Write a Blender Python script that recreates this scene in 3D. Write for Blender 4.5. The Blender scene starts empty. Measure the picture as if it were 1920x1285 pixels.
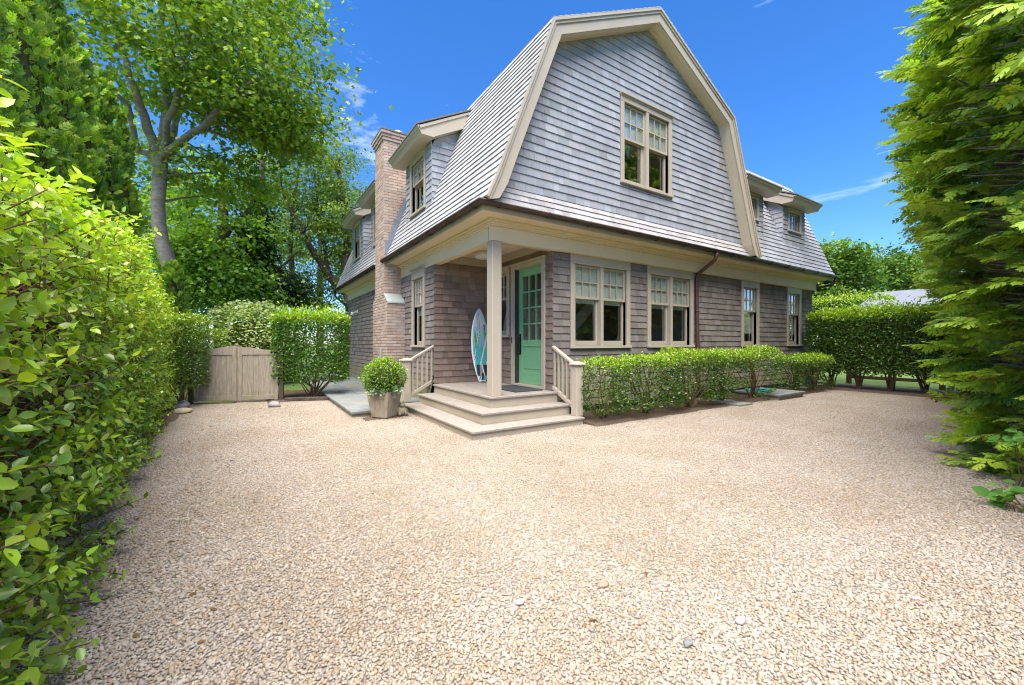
import bpy, bmesh, math, random
import numpy as np
from mathutils import Vector, Matrix
random.seed(7); RNG = np.random.default_rng(11)
R = math.radians
S = bpy.context.scene
C = S.collection

# ------------------------------------------------------------------ camera, sky, sun, exposure
CAM = (-2.994, -5.188, 1.235); ANG = R(57.226); FPX = 762.2; HOR = 642.1
cam = bpy.data.cameras.new('camera'); cam_o = bpy.data.objects.new('camera', cam); C.objects.link(cam_o)
cam_o.location = CAM; cam_o.rotation_euler = (R(90), 0, -(R(90) - ANG))
cam.sensor_width = 36; cam.lens = 36 * FPX / 1920; cam.clip_start = 0.05; cam.clip_end = 2000
S.camera = cam_o
S.render.resolution_x = 1024; S.render.resolution_y = 685
SUN_EL = 69; SUN_AZ = (-0.70, -0.71)            # horizontal direction towards the sun
W = bpy.data.worlds.new('World'); S.world = W; W.use_nodes = True
nt = W.node_tree; nt.nodes.clear()
wo = nt.nodes.new('ShaderNodeOutputWorld'); bg = nt.nodes.new('ShaderNodeBackground')
sky = nt.nodes.new('ShaderNodeTexSky'); sky.sky_type = 'NISHITA'; sky.sun_disc = False
sky.sun_elevation = R(SUN_EL); sky.sun_rotation = math.atan2(SUN_AZ[0], SUN_AZ[1])
sky.air_density = 0.95; sky.dust_density = 0.0; sky.ozone_density = 5.0; sky.altitude = 10
bg.inputs['Strength'].default_value = 0.10
# thin wisps of cloud over the blue, the same kind all round the sky
tc = nt.nodes.new('ShaderNodeTexCoord'); mp = nt.nodes.new('ShaderNodeMapping'); mp.inputs['Scale'].default_value = (1.6, 1.6, 7.0)
mp.inputs['Rotation'].default_value = (0.12, 0.1, 0.31); mp.inputs['Location'].default_value = (-4.71, -0.344, 4.434)
nz = nt.nodes.new('ShaderNodeTexNoise'); nz.inputs['Scale'].default_value = 1.7; nz.inputs['Detail'].default_value = 9; nz.inputs['Roughness'].default_value = 0.62; nz.inputs['Distortion'].default_value = 0.5
cr = nt.nodes.new('ShaderNodeValToRGB'); cr.color_ramp.elements[0].position = 0.60; cr.color_ramp.elements[0].color = (0, 0, 0, 1); cr.color_ramp.elements[1].position = 0.86; cr.color_ramp.elements[1].color = (0.75, 0.75, 0.75, 1)
mx = nt.nodes.new('ShaderNodeMixRGB'); mx.inputs['Color2'].default_value = (6.5, 6.9, 7.6, 1)
L = nt.links
L.new(tc.outputs['Generated'], mp.inputs['Vector']); L.new(mp.outputs['Vector'], nz.inputs['Vector']); L.new(nz.outputs['Fac'], cr.inputs['Fac'])
tn = nt.nodes.new('ShaderNodeMixRGB'); tn.blend_type = 'MULTIPLY'; tn.inputs['Fac'].default_value = 1.0; tn.inputs['Color2'].default_value = (0.80, 0.85, 1.0, 1)
L.new(sky.outputs['Color'], tn.inputs['Color1'])
L.new(cr.outputs['Color'], mx.inputs['Fac']); hs = nt.nodes.new('ShaderNodeHueSaturation'); hs.inputs['Saturation'].default_value = 1.18; hs.inputs['Value'].default_value = 0.90
L.new(tn.outputs['Color'], hs.inputs['Color']); L.new(hs.outputs['Color'], mx.inputs['Color1']); L.new(mx.outputs['Color'], bg.inputs['Color']); L.new(bg.outputs['Background'], wo.inputs['Surface'])
sun = bpy.data.lights.new('sun', 'SUN'); sun.energy = 4.0; sun.angle = R(66); sun.color = (1.0, 0.94, 0.84)
sun_o = bpy.data.objects.new('sun', sun); C.objects.link(sun_o); sun_o.location = (-8, -6, 14)
_h = math.cos(R(SUN_EL)) / math.hypot(*SUN_AZ)
sun_o.rotation_euler = Vector((SUN_AZ[0] * _h, SUN_AZ[1] * _h, math.sin(R(SUN_EL)))).to_track_quat('Z', 'Y').to_euler()
S.view_settings.view_transform = 'Standard'; S.view_settings.look = 'None'; S.view_settings.gamma = 1.0; S.view_settings.use_curve_mapping = False
S.view_settings.exposure = 1.66
cy = S.cycles; cy.max_bounces = 7; cy.diffuse_bounces = 4; cy.glossy_bounces = 3; cy.transmission_bounces = 4; cy.transparent_max_bounces = 10
cy.use_denoising = True; cy.denoising_input_passes = 'RGB_ALBEDO_NORMAL'; cy.denoising_prefilter = 'ACCURATE'; cy.filter_width = 1.1; cy.caustics_reflective = False; cy.caustics_refractive = False; cy.sample_clamp_indirect = 6

# ------------------------------------------------------------------ projection helpers (to rank pieces by how large they show)
SA, CA = math.sin(ANG), math.cos(ANG)
def proj(p):
    du, dv = p[0] - CAM[0], p[1] - CAM[1]
    x = du * SA - dv * CA; y = du * CA + dv * SA
    if y < 0.05: return None
    return 960 + FPX * x / y, HOR - FPX * (p[2] - CAM[2]) / y
def at(px, py, t):                              # the point t metres in front of the camera on the line of sight through a photo pixel
    X = (px - 960) / FPX * t; Z = (HOR - py) / FPX * t
    return Vector((CAM[0] + X * SA + t * CA, CAM[1] - X * CA + t * SA, CAM[2] + Z))
def seen_area(q):
    ps = [proj(p) for p in q]
    if any(p is None for p in ps): return 0
    cx = sum(p[0] for p in ps) / len(ps); cyy = sum(p[1] for p in ps) / len(ps)
    if not (0 < cx < 1920 and 0 < cyy < 1285): return 0
    return abs(sum(ps[i][0] * ps[(i + 1) % len(ps)][1] - ps[(i + 1) % len(ps)][0] * ps[i][1] for i in range(len(ps)))) / 2

# ------------------------------------------------------------------ materials
MATS = {}
def node_mat(name):
    m = bpy.data.materials.new(name); m.use_nodes = True; n = m.node_tree.nodes; n.clear()
    out = n.new('ShaderNodeOutputMaterial'); b = n.new('ShaderNodeBsdfPrincipled'); m.node_tree.links.new(b.outputs[0], out.inputs[0])
    MATS[name] = m
    return m, n, m.node_tree.links, b, out
def plain(name, col, rough=0.5, metal=0.0, var=0.12, scale=6.0, bump=0.0, bscale=60, stretch=(1, 1, 1), spec=0.4, dirt=None):
    """colour with low-frequency mottling, fine grain and optional bump"""
    m, n, l, b, out = node_mat(name)
    tc = n.new('ShaderNodeTexCoord'); mp = n.new('ShaderNodeMapping'); mp.inputs['Scale'].default_value = stretch
    l.new(tc.outputs['Object'], mp.inputs[0])
    nz = n.new('ShaderNodeTexNoise'); nz.inputs['Scale'].default_value = scale; nz.inputs['Detail'].default_value = 6; nz.inputs['Roughness'].default_value = 0.65
    l.new(mp.outputs[0], nz.inputs['Vector'])
    rp = n.new('ShaderNodeValToRGB'); e = rp.color_ramp.elements
    e[0].position = 0.3; e[1].position = 0.7
    e[0].color = tuple(c * (1 - var) for c in col) + (1,); e[1].color = tuple(min(1, c * (1 + var)) for c in col) + (1,)
    l.new(nz.outputs['Fac'], rp.inputs[0]); last = rp.outputs[0]
    if dirt:
        nd = n.new('ShaderNodeTexNoise'); nd.inputs['Scale'].default_value = dirt[1]; nd.inputs['Detail'].default_value = 8; l.new(tc.outputs['Object'], nd.inputs['Vector'])
        rd = n.new('ShaderNodeValToRGB'); rd.color_ramp.elements[0].position = dirt[2]; rd.color_ramp.elements[1].position = dirt[2] + 0.18
        l.new(nd.outputs['Fac'], rd.inputs[0]); mxx = n.new('ShaderNodeMixRGB'); mxx.inputs['Color2'].default_value = tuple(dirt[0]) + (1,)
        l.new(rd.outputs[0], mxx.inputs['Fac']); l.new(last, mxx.inputs['Color1']); last = mxx.outputs[0]
    l.new(last, b.inputs['Base Color'])
    b.inputs['Roughness'].default_value = rough; b.inputs['Metallic'].default_value = metal; b.inputs['Specular IOR Level'].default_value = spec
    if bump:
        nb = n.new('ShaderNodeTexNoise'); nb.inputs['Scale'].default_value = bscale; nb.inputs['Detail'].default_value = 5; l.new(mp.outputs[0], nb.inputs['Vector'])
        bp = n.new('ShaderNodeBump'); bp.inputs['Strength'].default_value = bump; bp.inputs['Distance'].default_value = 0.01
        l.new(nb.outputs['Fac'], bp.inputs['Height']); l.new(bp.outputs[0], b.inputs['Normal'])
    return m
def shingle_mat(name, dark, light, streak, rough=0.85, moss=None, spec=0.25):
    """weathered cedar: per-piece tint times vertical grain streaks"""
    m, n, l, b, out = node_mat(name)
    tc = n.new('ShaderNodeTexCoord'); mp = n.new('ShaderNodeMapping'); mp.inputs['Scale'].default_value = (55, 55, 3.0); l.new(tc.outputs['Object'], mp.inputs[0])
    g = n.new('ShaderNodeTexNoise'); g.inputs['Scale'].default_value = 1.0; g.inputs['Detail'].default_value = 5; g.inputs['Roughness'].default_value = 0.7; l.new(mp.outputs[0], g.inputs['Vector'])
    at_ = n.new('ShaderNodeAttribute'); at_.attribute_name = 'tint'
    big = n.new('ShaderNodeTexNoise'); big.inputs['Scale'].default_value = 1.3; big.inputs['Detail'].default_value = 4; l.new(tc.outputs['Object'], big.inputs['Vector'])
    ad = n.new('ShaderNodeMath'); ad.operation = 'MULTIPLY_ADD'; ad.inputs[1].default_value = streak; l.new(g.outputs['Fac'], ad.inputs[0]); l.new(at_.outputs['Fac'], ad.inputs[2])
    ad2 = n.new('ShaderNodeMath'); ad2.operation = 'MULTIPLY_ADD'; ad2.inputs[1].default_value = 0.5; l.new(big.outputs['Fac'], ad2.inputs[0]); l.new(ad.outputs[0], ad2.inputs[2])
    rp = n.new('ShaderNodeMapRange'); rp.inputs['From Min'].default_value = 0.25 + streak * 0.35; rp.inputs['From Max'].default_value = 1.15 + streak * 0.6; l.new(ad2.outputs[0], rp.inputs['Value'])
    mx = n.new('ShaderNodeMixRGB'); mx.inputs['Color1'].default_value = dark + (1,); mx.inputs['Color2'].default_value = light + (1,); l.new(rp.outputs[0], mx.inputs['Fac'])
    mt = n.new('ShaderNodeMixRGB'); mt.blend_type = 'MULTIPLY'; mt.inputs['Fac'].default_value = 1.0
    hue = n.new('ShaderNodeAttribute'); hue.attribute_name = 'hue'
    l.new(mx.outputs[0], mt.inputs['Color1']); l.new(hue.outputs['Color'], mt.inputs['Color2']); last = mt.outputs[0]
    if moss:
        sx = n.new('ShaderNodeSeparateXYZ'); l.new(tc.outputs['Object'], sx.inputs[0])
        mr = n.new('ShaderNodeMapRange'); mr.inputs['From Min'].default_value = 0.75; mr.inputs['From Max'].default_value = 0.35; l.new(sx.outputs['Z'], mr.inputs['Value'])
        mm = n.new('ShaderNodeMath'); mm.operation = 'MULTIPLY'; l.new(mr.outputs[0], mm.inputs[0]); l.new(big.outputs['Fac'], mm.inputs[1])
        mo = n.new('ShaderNodeMixRGB'); mo.inputs['Color2'].default_value = moss + (1,); l.new(mm.outputs[0], mo.inputs['Fac']); l.new(last, mo.inputs['Color1']); last = mo.outputs[0]
    l.new(last, b.inputs['Base Color']); b.inputs['Roughness'].default_value = rough; b.inputs['Specular IOR Level'].default_value = spec
    bp = n.new('ShaderNodeBump'); bp.inputs['Strength'].default_value = 0.35; bp.inputs['Distance'].default_value = 0.004; l.new(g.outputs['Fac'], bp.inputs['Height']); l.new(bp.outputs[0], b.inputs['Normal'])
    return m
def leaf_mat(name, rough=0.42, trans=0.35, spec=0.45, tcol=(1.38, 1.5, 0.5)):
    """leaf colour comes from each leaf's own tint; light passes through the blade"""
    m, n, l, b, out = node_mat(name)
    a = n.new('ShaderNodeAttribute'); a.attribute_name = 'tint'
    geo = n.new('ShaderNodeNewGeometry')
    l.new(a.outputs['Color'], b.inputs['Base Color']); b.inputs['Roughness'].default_value = rough; b.inputs['Specular IOR Level'].default_value = spec
    t = n.new('ShaderNodeBsdfTranslucent'); mu = n.new('ShaderNodeMixRGB'); mu.blend_type = 'MULTIPLY'; mu.inputs['Fac'].default_value = 1; mu.inputs['Color2'].default_value = tcol + (1,)
    l.new(a.outputs['Color'], mu.inputs['Color1']); l.new(mu.outputs[0], t.inputs['Color'])
    mixs = n.new('ShaderNodeMixShader'); mixs.inputs[0].default_value = trans
    l.new(b.outputs[0], mixs.inputs[1]); l.new(t.outputs[0], mixs.inputs[2]); l.new(mixs.outputs[0], out.inputs[0])
    return m
def tint_mat(name, rough=0.6, spec=0.4, bump=0.0, bscale=200, grain=0.25, patch=False):
    m, n, l, b, out = node_mat(name)
    a = n.new('ShaderNodeAttribute'); a.attribute_name = 'tint'; tc = n.new('ShaderNodeTexCoord')
    nz = n.new('ShaderNodeTexNoise'); nz.inputs['Scale'].default_value = bscale; nz.inputs['Detail'].default_value = 4; l.new(tc.outputs['Object'], nz.inputs['Vector'])
    mr = n.new('ShaderNodeMapRange'); mr.inputs['To Min'].default_value = 1 - grain; mr.inputs['To Max'].default_value = 1 + grain; l.new(nz.outputs['Fac'], mr.inputs['Value'])
    mu = n.new('ShaderNodeMixRGB'); mu.blend_type = 'MULTIPLY'; mu.inputs['Fac'].default_value = 1; l.new(a.outputs['Color'], mu.inputs['Color1']); l.new(mr.outputs[0], mu.inputs['Color2'])
    last = mu.outputs[0]
    if patch:                                 # dusty, browner drifts metres across
        ge = n.new('ShaderNodeNewGeometry'); pn = n.new('ShaderNodeTexNoise'); pn.inputs['Scale'].default_value = 0.8; pn.inputs['Detail'].default_value = 5; pn.inputs['Roughness'].default_value = 0.6; l.new(ge.outputs['Position'], pn.inputs['Vector'])
        pr = n.new('ShaderNodeValToRGB'); pr.color_ramp.elements[0].position = 0.36; pr.color_ramp.elements[0].color = (0.89, 0.84, 0.77, 1); pr.color_ramp.elements[1].position = 0.60; pr.color_ramp.elements[1].color = (1.02, 1.0, 0.98, 1); l.new(pn.outputs['Fac'], pr.inputs[0])
        pm = n.new('ShaderNodeMixRGB'); pm.blend_type = 'MULTIPLY'; pm.inputs['Fac'].default_value = 1; l.new(last, pm.inputs['Color1']); l.new(pr.outputs[0], pm.inputs['Color2']); last = pm.outputs[0]
    l.new(last, b.inputs['Base Color']); b.inputs['Roughness'].default_value = rough; b.inputs['Specular IOR Level'].default_value = spec
    if bump:
        bp = n.new('ShaderNodeBump'); bp.inputs['Strength'].default_value = bump; bp.inputs['Distance'].default_value = 0.005; l.new(nz.outputs['Fac'], bp.inputs['Height']); l.new(bp.outputs[0], b.inputs['Normal'])
    return m
def glass_mat(name, tint=(0.86, 0.92, 0.9), boost=1.0):
    m, n, l, b, out = node_mat(name)
    tr = n.new('ShaderNodeBsdfTransparent'); tr.inputs[0].default_value = tint + (1,)
    gl = n.new('ShaderNodeBsdfGlossy'); gl.inputs['Roughness'].default_value = 0.0; gl.inputs['Color'].default_value = (1, 1, 1, 1)
    fr = n.new('ShaderNodeFresnel'); ge = n.new('ShaderNodeNewGeometry'); io = n.new('ShaderNodeMapRange'); io.inputs['To Min'].default_value = 1.62; io.inputs['To Max'].default_value = 1 / 1.62   # the same reflectance from either side
    l.new(ge.outputs['Backfacing'], io.inputs['Value']); l.new(io.outputs[0], fr.inputs['IOR'])
    mu = n.new('ShaderNodeMath'); mu.operation = 'MULTIPLY'; mu.inputs[1].default_value = boost; mu.use_clamp = True; l.new(fr.outputs[0], mu.inputs[0])
    mixs = n.new('ShaderNodeMixShader'); l.new(mu.outputs[0], mixs.inputs[0]); l.new(tr.outputs[0], mixs.inputs[1]); l.new(gl.outputs[0], mixs.inputs[2]); l.new(mixs.outputs[0], out.inputs[0])
    return m

TRIM = plain('cream_trim_paint', (0.455, 0.388, 0.30), 0.5, var=0.05, scale=3, bump=0.05, bscale=40)
SOFF_BOUNCE = plain('cream_trim_bounce_lit', (0.72, 0.60, 0.42), 0.6, var=0.04, scale=2)  # trim cream made lighter and yellower: gravel bounce light put into the colour
SH_UP = shingle_mat('silvered_cedar', (0.21, 0.212, 0.228), (0.455, 0.466, 0.508), 0.6)
SH_ROOF = shingle_mat('roof_cedar', (0.25, 0.238, 0.238), (0.52, 0.505, 0.51), 0.5)
SH_LOW = shingle_mat('brown_weathered_cedar', (0.085, 0.070, 0.061), (0.335, 0.285, 0.255), 0.85, moss=(0.16, 0.17, 0.05))
SH_PORCH = shingle_mat('unweathered_cedar', (0.12, 0.082, 0.065), (0.36, 0.27, 0.22), 0.6)
BACK = plain('wall_sheathing', (0.05, 0.042, 0.038), 0.9)
BRONZE = plain('bronze_gutter', (0.075, 0.06, 0.05), 0.42, metal=0.6, var=0.3, scale=4)
COPPER = plain('dark_red_brown_downspout', (0.115, 0.06, 0.055), 0.4, metal=0.35, var=0.25, scale=5)
LEAD = plain('lead_flashing', (0.20, 0.225, 0.26), 0.6, var=0.25)
CONC = plain('pale_stone_shoulder', (0.33, 0.36, 0.34), 0.8, var=0.12, bump=0.2)
BRICK = tint_mat('brick', 0.9, 0.2, bump=0.6, bscale=120, grain=0.3)
MORTAR = plain('mortar', (0.42, 0.36, 0.30), 0.95, var=0.15, scale=30, bump=0.4)
DECKB = plain('weathered_deck_board', (0.30, 0.262, 0.225), 0.75, var=0.16, scale=4, stretch=(2, 2, 2), bump=0.12, bscale=50, spec=0.25)
RISER = plain('tan_riser_paint', (0.42, 0.355, 0.265), 0.55, var=0.08, scale=3)
GREEN = plain('sea_green_door_paint', (0.21, 0.48, 0.245), 0.38, var=0.04, scale=2)
IRON = plain('dark_iron', (0.03, 0.028, 0.026), 0.45, metal=0.7)
GLASS = glass_mat('window_glass', (0.93, 0.96, 0.94), 3.0)
ROOM = plain('dim_room_wall', (0.45, 0.42, 0.36), 0.8)
SHADE = plain('pale_roller_shade', (0.60, 0.64, 0.56), 0.8, var=0.04)
WHITE = plain('white_paint', (0.75, 0.75, 0.72), 0.5, var=0.04)
STONE = plain('bluestone', (0.20, 0.215, 0.215), 0.7, var=0.25, scale=5, bump=0.2, bscale=30, dirt=((0.22, 0.20, 0.12), 2.2, 0.52))
STONE_B = plain('mossy_stone_riser', (0.36, 0.31, 0.19), 0.85, var=0.25, scale=6, bump=0.3)
MULCH = plain('dark_mulch', (0.11, 0.078, 0.058), 0.95, var=0.6, scale=60, bump=1.0, bscale=90, spec=0.1)
SOILM = MULCH
GRASSM = plain('lawn', (0.10, 0.16, 0.03), 0.9, var=0.35, scale=30, bump=0.8, bscale=150)
GATEW = plain('weathered_gate_wood', (0.34, 0.285, 0.215), 0.85, var=0.28, scale=9, stretch=(5, 5, 0.6), bump=0.3, bscale=30, spec=0.2, dirt=((0.17, 0.18, 0.06), 1.4, 0.58))
MOSS = plain('moss', (0.10, 0.16, 0.02), 0.95, var=0.4, scale=60, bump=1.0, bscale=160)
BARK = plain('grey_bark', (0.20, 0.18, 0.155), 0.9, var=0.4, scale=7, bump=0.8, bscale=22, stretch=(1, 1, 2.2), spec=0.2)
BARK_D = plain('dark_bark', (0.095, 0.075, 0.058), 0.95, var=0.4, scale=10, bump=0.8, bscale=30, spec=0.15)
TWIG = plain('brown_twig', (0.15, 0.095, 0.055), 0.9, var=0.35, scale=12, spec=0.2)
LEAF_G = leaf_mat('glossy_leaf', 0.30, 0.30, 0.6)
LEAF_M = leaf_mat('matte_leaf', 0.5, 0.35, 0.3)
LEAF_C = leaf_mat('cedar_spray', 0.55, 0.32, 0.25)
PEB = tint_mat('pebble', 0.65, 0.3, grain=0.12, bscale=150, patch=True)
POTM = plain('mossy_clay_pot', (0.36, 0.295, 0.21), 0.85, var=0.3, scale=8, stretch=(1.5, 1.5, 0.5), bump=0.35, dirt=((0.20, 0.20, 0.08), 4, 0.56))
MATM = plain('charcoal_coir', (0.055, 0.058, 0.06), 0.95, var=0.3, scale=40, bump=1, bscale=200)
ROCK = plain('grey_rock', (0.27, 0.26, 0.25), 0.85, var=0.35, scale=9, bump=0.6, bscale=30)
ROCK_T = plain('mossy_tan_rock', (0.36, 0.31, 0.19), 0.85, var=0.3, scale=9, bump=0.6, bscale=30)
HOSE = plain('teal_rubber', (0.04, 0.42, 0.40), 0.4, var=0.08)
TINTM = tint_mat('printed_board', 0.3, 0.5, grain=0.03)

# ------------------------------------------------------------------ mesh helpers
def link(name, me, mat=None, parent=None):
    o = bpy.data.objects.new(name, me); C.objects.link(o)
    if mat is not None: me.materials.append(mat)
    if parent is not None: o.parent = parent
    return o
class MB:
    """collects boxes, prisms, tubes and lathes; build() links them as ONE mesh object"""
    def __init__(s): s.v = []; s.f = []; s.sm = []
    def poly(s, vs, fs, smooth=False):
        b = len(s.v); s.v += [tuple(p) for p in vs]
        for f in fs: s.f.append(tuple(b + i for i in f)); s.sm.append(smooth)
        return s
    def box(s, x0, x1, y0, y1, z0, z1):
        x0, x1 = min(x0, x1), max(x0, x1); y0, y1 = min(y0, y1), max(y0, y1); z0, z1 = min(z0, z1), max(z0, z1)
        vs = [(x, y, z) for z in (z0, z1) for y in (y0, y1) for x in (x0, x1)]
        return s.poly(vs, [(0, 2, 3, 1), (4, 5, 7, 6), (0, 1, 5, 4), (2, 6, 7, 3), (0, 4, 6, 2), (1, 3, 7, 5)])
    def hexa(s, b, t):                            # bottom quad, top quad
        return s.poly(list(b) + list(t), [(3, 2, 1, 0), (4, 5, 6, 7), (0, 1, 5, 4), (1, 2, 6, 5), (2, 3, 7, 6), (3, 0, 4, 7)])
    def prism(s, pts, d):                         # polygon (3-D points) pushed along d
        n = len(pts); d = Vector(d); a = [Vector(p) for p in pts]; b = [p + d for p in a]
        return s.poly(a + b, [tuple(range(n - 1, -1, -1)), tuple(range(n, 2 * n))] + [(i, (i + 1) % n, n + (i + 1) % n, n + i) for i in range(n)])
    def bar(s, p, q, w, h, up=(0, 0, 1)):
        p, q = Vector(p), Vector(q); d = (q - p).normalized(); r = d.cross(Vector(up)).normalized(); u = r.cross(d)
        k = [r * (w / 2) + u * (h / 2), r * (-w / 2) + u * (h / 2), r * (-w / 2) - u * (h / 2), r * (w / 2) - u * (h / 2)]
        return s.hexa([p + i for i in k], [q + i for i in k])
    def tube(s, pts, rad, n=8, cap=True):
        pts = [Vector(p) for p in pts]; m = len(pts)
        if not hasattr(rad, '__len__'): rad = [rad] * m
        vs = []; ref = Vector((0.31, 0.17, 0.93))
        for i, p in enumerate(pts):
            d = (pts[min(i + 1, m - 1)] - pts[max(i - 1, 0)]).normalized()
            a = d.cross(ref)
            if a.length < 1e-3: a = d.cross(Vector((1, 0, 0)))
            a.normalize(); b = d.cross(a); ref = -a.cross(d) if False else ref
            for k in range(n):
                th = 2 * math.pi * k / n; vs.append(p + (a * math.cos(th) + b * math.sin(th)) * rad[i])
        fs = [(i * n + k, i * n + (k + 1) % n, (i + 1) * n + (k + 1) % n, (i + 1) * n + k) for i in range(m - 1) for k in range(n)]
        if cap: fs += [tuple(range(n - 1, -1, -1)), tuple((m - 1) * n + k for k in range(n))]
        return s.poly(vs, fs, True)
    def lathe(s, c, prof, n=20, smooth=True):     # prof: (r, z)
        vs = [(c[0] + r * math.cos(2 * math.pi * k / n), c[1] + r * math.sin(2 * math.pi * k / n), c[2] + z) for r, z in prof for k in range(n)]
        m = len(prof)
        fs = [(i * n + k, i * n + (k + 1) % n, (i + 1) * n + (k + 1) % n, (i + 1) * n + k) for i in range(m - 1) for k in range(n)]
        fs += [tuple(range(n - 1, -1, -1)), tuple((m - 1) * n + k for k in range(n))]
        return s.poly(vs, fs, smooth)
    def build(s, name, mat, parent=None, bevel=0.0, origin=None):
        me = bpy.data.meshes.new(name); v = s.v
        me.from_pydata(v, [], s.f)
        if any(s.sm): me.polygons.foreach_set('use_smooth', s.sm)
        if bevel:
            bm = bmesh.new(); bm.from_mesh(me)
            es = [e for e in bm.edges if len(e.link_faces) == 2 and e.calc_face_angle(0) > 0.6]
            bmesh.ops.bevel(bm, geom=es, offset=bevel, segments=1, affect='EDGES', clamp_overlap=True)
            bm.to_mesh(me); bm.free()
        me.update()
        return link(name, me, mat, parent)
def np_mesh(name, verts, faces, mat, parent=None, tint=None, hue=None, smooth=False):
    """verts (n,3), faces (m,k) numpy"""
    me = bpy.data.meshes.new(name); n = len(verts); m, k = faces.shape
    me.vertices.add(n); me.vertices.foreach_set('co', np.ascontiguousarray(verts, np.float32).ravel())
    me.loops.add(m * k); me.loops.foreach_set('vertex_index', np.ascontiguousarray(faces, np.int32).ravel())
    me.polygons.add(m); me.polygons.foreach_set('loop_start', np.arange(0, m * k, k, dtype=np.int32))
    me.polygons.foreach_set('use_smooth', np.full(m, bool(smooth)))
    for nm, a in (('tint', tint), ('hue', hue)):
        if a is not None:
            a = np.asarray(a, np.float32)
            if a.ndim == 1: a = np.repeat(a[:, None], 3, 1)
            at_ = me.attributes.new(nm, 'FLOAT_COLOR', 'POINT'); at_.data.foreach_set('color', np.hstack([a, np.ones((n, 1), np.float32)]).ravel())
    me.update(); me.validate()
    return link(name, me, mat, parent)
def thing(name, label, cat, loc=(0, 0, 0), group=None):
    o = bpy.data.objects.new(name, None); C.objects.link(o); o.location = loc; o.empty_display_size = 0.1
    o['label'] = label; o['category'] = cat
    if group: o['group'] = group
    o['_z'] = 0
    del o['_z']
    return o
def tag(o, label, cat, group=None):
    o['label'] = label; o['category'] = cat
    if group: o['group'] = group
    return o
def struct(o): o['kind'] = 'structure'; return o
def stuff(o): o['kind'] = 'stuff'; return o

# ------------------------------------------------------------------ leaves
def leaf_template(kind):
    if kind == 'ovate':       # 8 verts, 6 faces as tris
        v = [(0, 0, 0), (.28, .36, .07), (.28, 0, 0), (.28, -.36, .07), (.64, .34, .04), (.64, 0, -.03), (.64, -.34, .04), (1, 0, -.10)]
        f = [(0, 2, 1), (0, 3, 2), (1, 2, 5), (1, 5, 4), (2, 3, 6), (2, 6, 5), (4, 5, 7), (5, 6, 7)]
    elif kind == 'diamond':   # 4 verts
        v = [(0, 0, 0), (.5, .42, .06), (1, 0, -.05), (.5, -.42, .06)]
        f = [(0, 2, 1), (0, 3, 2)]
    elif kind == 'lobed':     # maple-like star, 7 verts
        v = [(0, 0, 0), (.15, .5, .03), (.45, .22, 0), (.7, .55, .02), (1, 0, -.08), (.7, -.55, .02), (.45, -.22, 0), (.15, -.5, .03)]
        f = [(0, 2, 1), (2, 4, 3), (0, 6, 2), (2, 6, 4), (6, 5, 4), (0, 7, 6)]
    elif kind == 'oval':
        v = [(0, 0, 0), (.33, .37, .05), (.72, .29, .02), (1, 0, -.10), (.72, -.29, .02), (.33, -.37, .05)]
        f = [(0, 5, 1), (1, 5, 4), (1, 4, 2), (2, 4, 3)]
    elif kind in ('spray', 'frond', 'tuft'):     # flat fern-like cedar spray: a spine with pairs of tapering side shoots
        v = []; f = []
        def blade(a, b, w):
            i = len(v); d = np.array(b) - np.array(a); p = np.array([-d[1], d[0], 0]); p = p / (np.linalg.norm(p) + 1e-9) * w
            m = np.array(a) + d * 0.45
            v.extend([tuple(np.array(a)), tuple(m + p), tuple(np.array(b)), tuple(m - p)]); f.extend([(i, i + 2, i + 1), (i, i + 3, i + 2)])
        blade((0, 0, 0), (1, 0, -.12), .045)
        xs, wd = {'spray': ((.14, .3, .46, .62, .78), .045), 'tuft': ((.12, .36, .6), .085), 'frond': ((.12, .38, .64), .085)}[kind]
        for k, x in enumerate(xs):
            ln = .44 * (1 - .6 * abs(x - .25) / .6)
            for sgn in (1, -1):
                blade((x, 0, -.12 * x * x), (x + ln * .85, sgn * ln * .55, -.12 * x - .07), wd)
    return np.array(v, float), np.array(f, int)
TPL = {k: leaf_template(k) for k in ('ovate', 'oval', 'diamond', 'lobed', 'spray', 'frond', 'tuft')}
def unit(a): return a / (np.linalg.norm(a, axis=-1, keepdims=True) + 1e-9)
def leaf_arrays(P, D, size, kind, width=1.0, nref=None, roll=0.6):
    """leaf i starts at P[i], runs along D[i], face turned roughly towards nref"""
    T, F = TPL[kind]; n = len(P); D = unit(D)
    ref = np.tile([0, 0, 1.0], (n, 1)) if nref is None else nref
    ref = ref + RNG.normal(0, roll, (n, 3))
    Y = unit(np.cross(ref, D)); Z = np.cross(D, Y)
    size = np.broadcast_to(size, (n,))[:, None, None]
    V = P[:, None, :] + size * (T[None, :, 0:1] * D[:, None, :] + width * T[None, :, 1:2] * Y[:, None, :] + T[None, :, 2:3] * Z[:, None, :])
    Fa = (F[None] + (np.arange(n) * len(T))[:, None, None]).reshape(-1, 3)
    return V.reshape(-1, 3), Fa, len(T)
def leaf_obj(name, parent, P, D, size, kind, col, mat, width=1.0, nref=None, roll=0.6, smooth=True):
    V, F, k = leaf_arrays(P, D, size, kind, width, nref, roll)
    return stuff(np_mesh(name, V, F, mat, parent, tint=np.repeat(col, k, 0), smooth=smooth))
def jitter_col(base, n, v=0.25, h=0.12):
    base = np.asarray(base, float); base = np.tile(base, (n, 1)) if base.ndim == 1 else base
    g = np.exp(RNG.normal(0, v, (n, 1))); hh = np.exp(RNG.normal(0, h, (n, 3)) * np.array([1.0, .35, .8]))
    return np.clip(base * g * hh, 0.002, 0.9)

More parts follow.
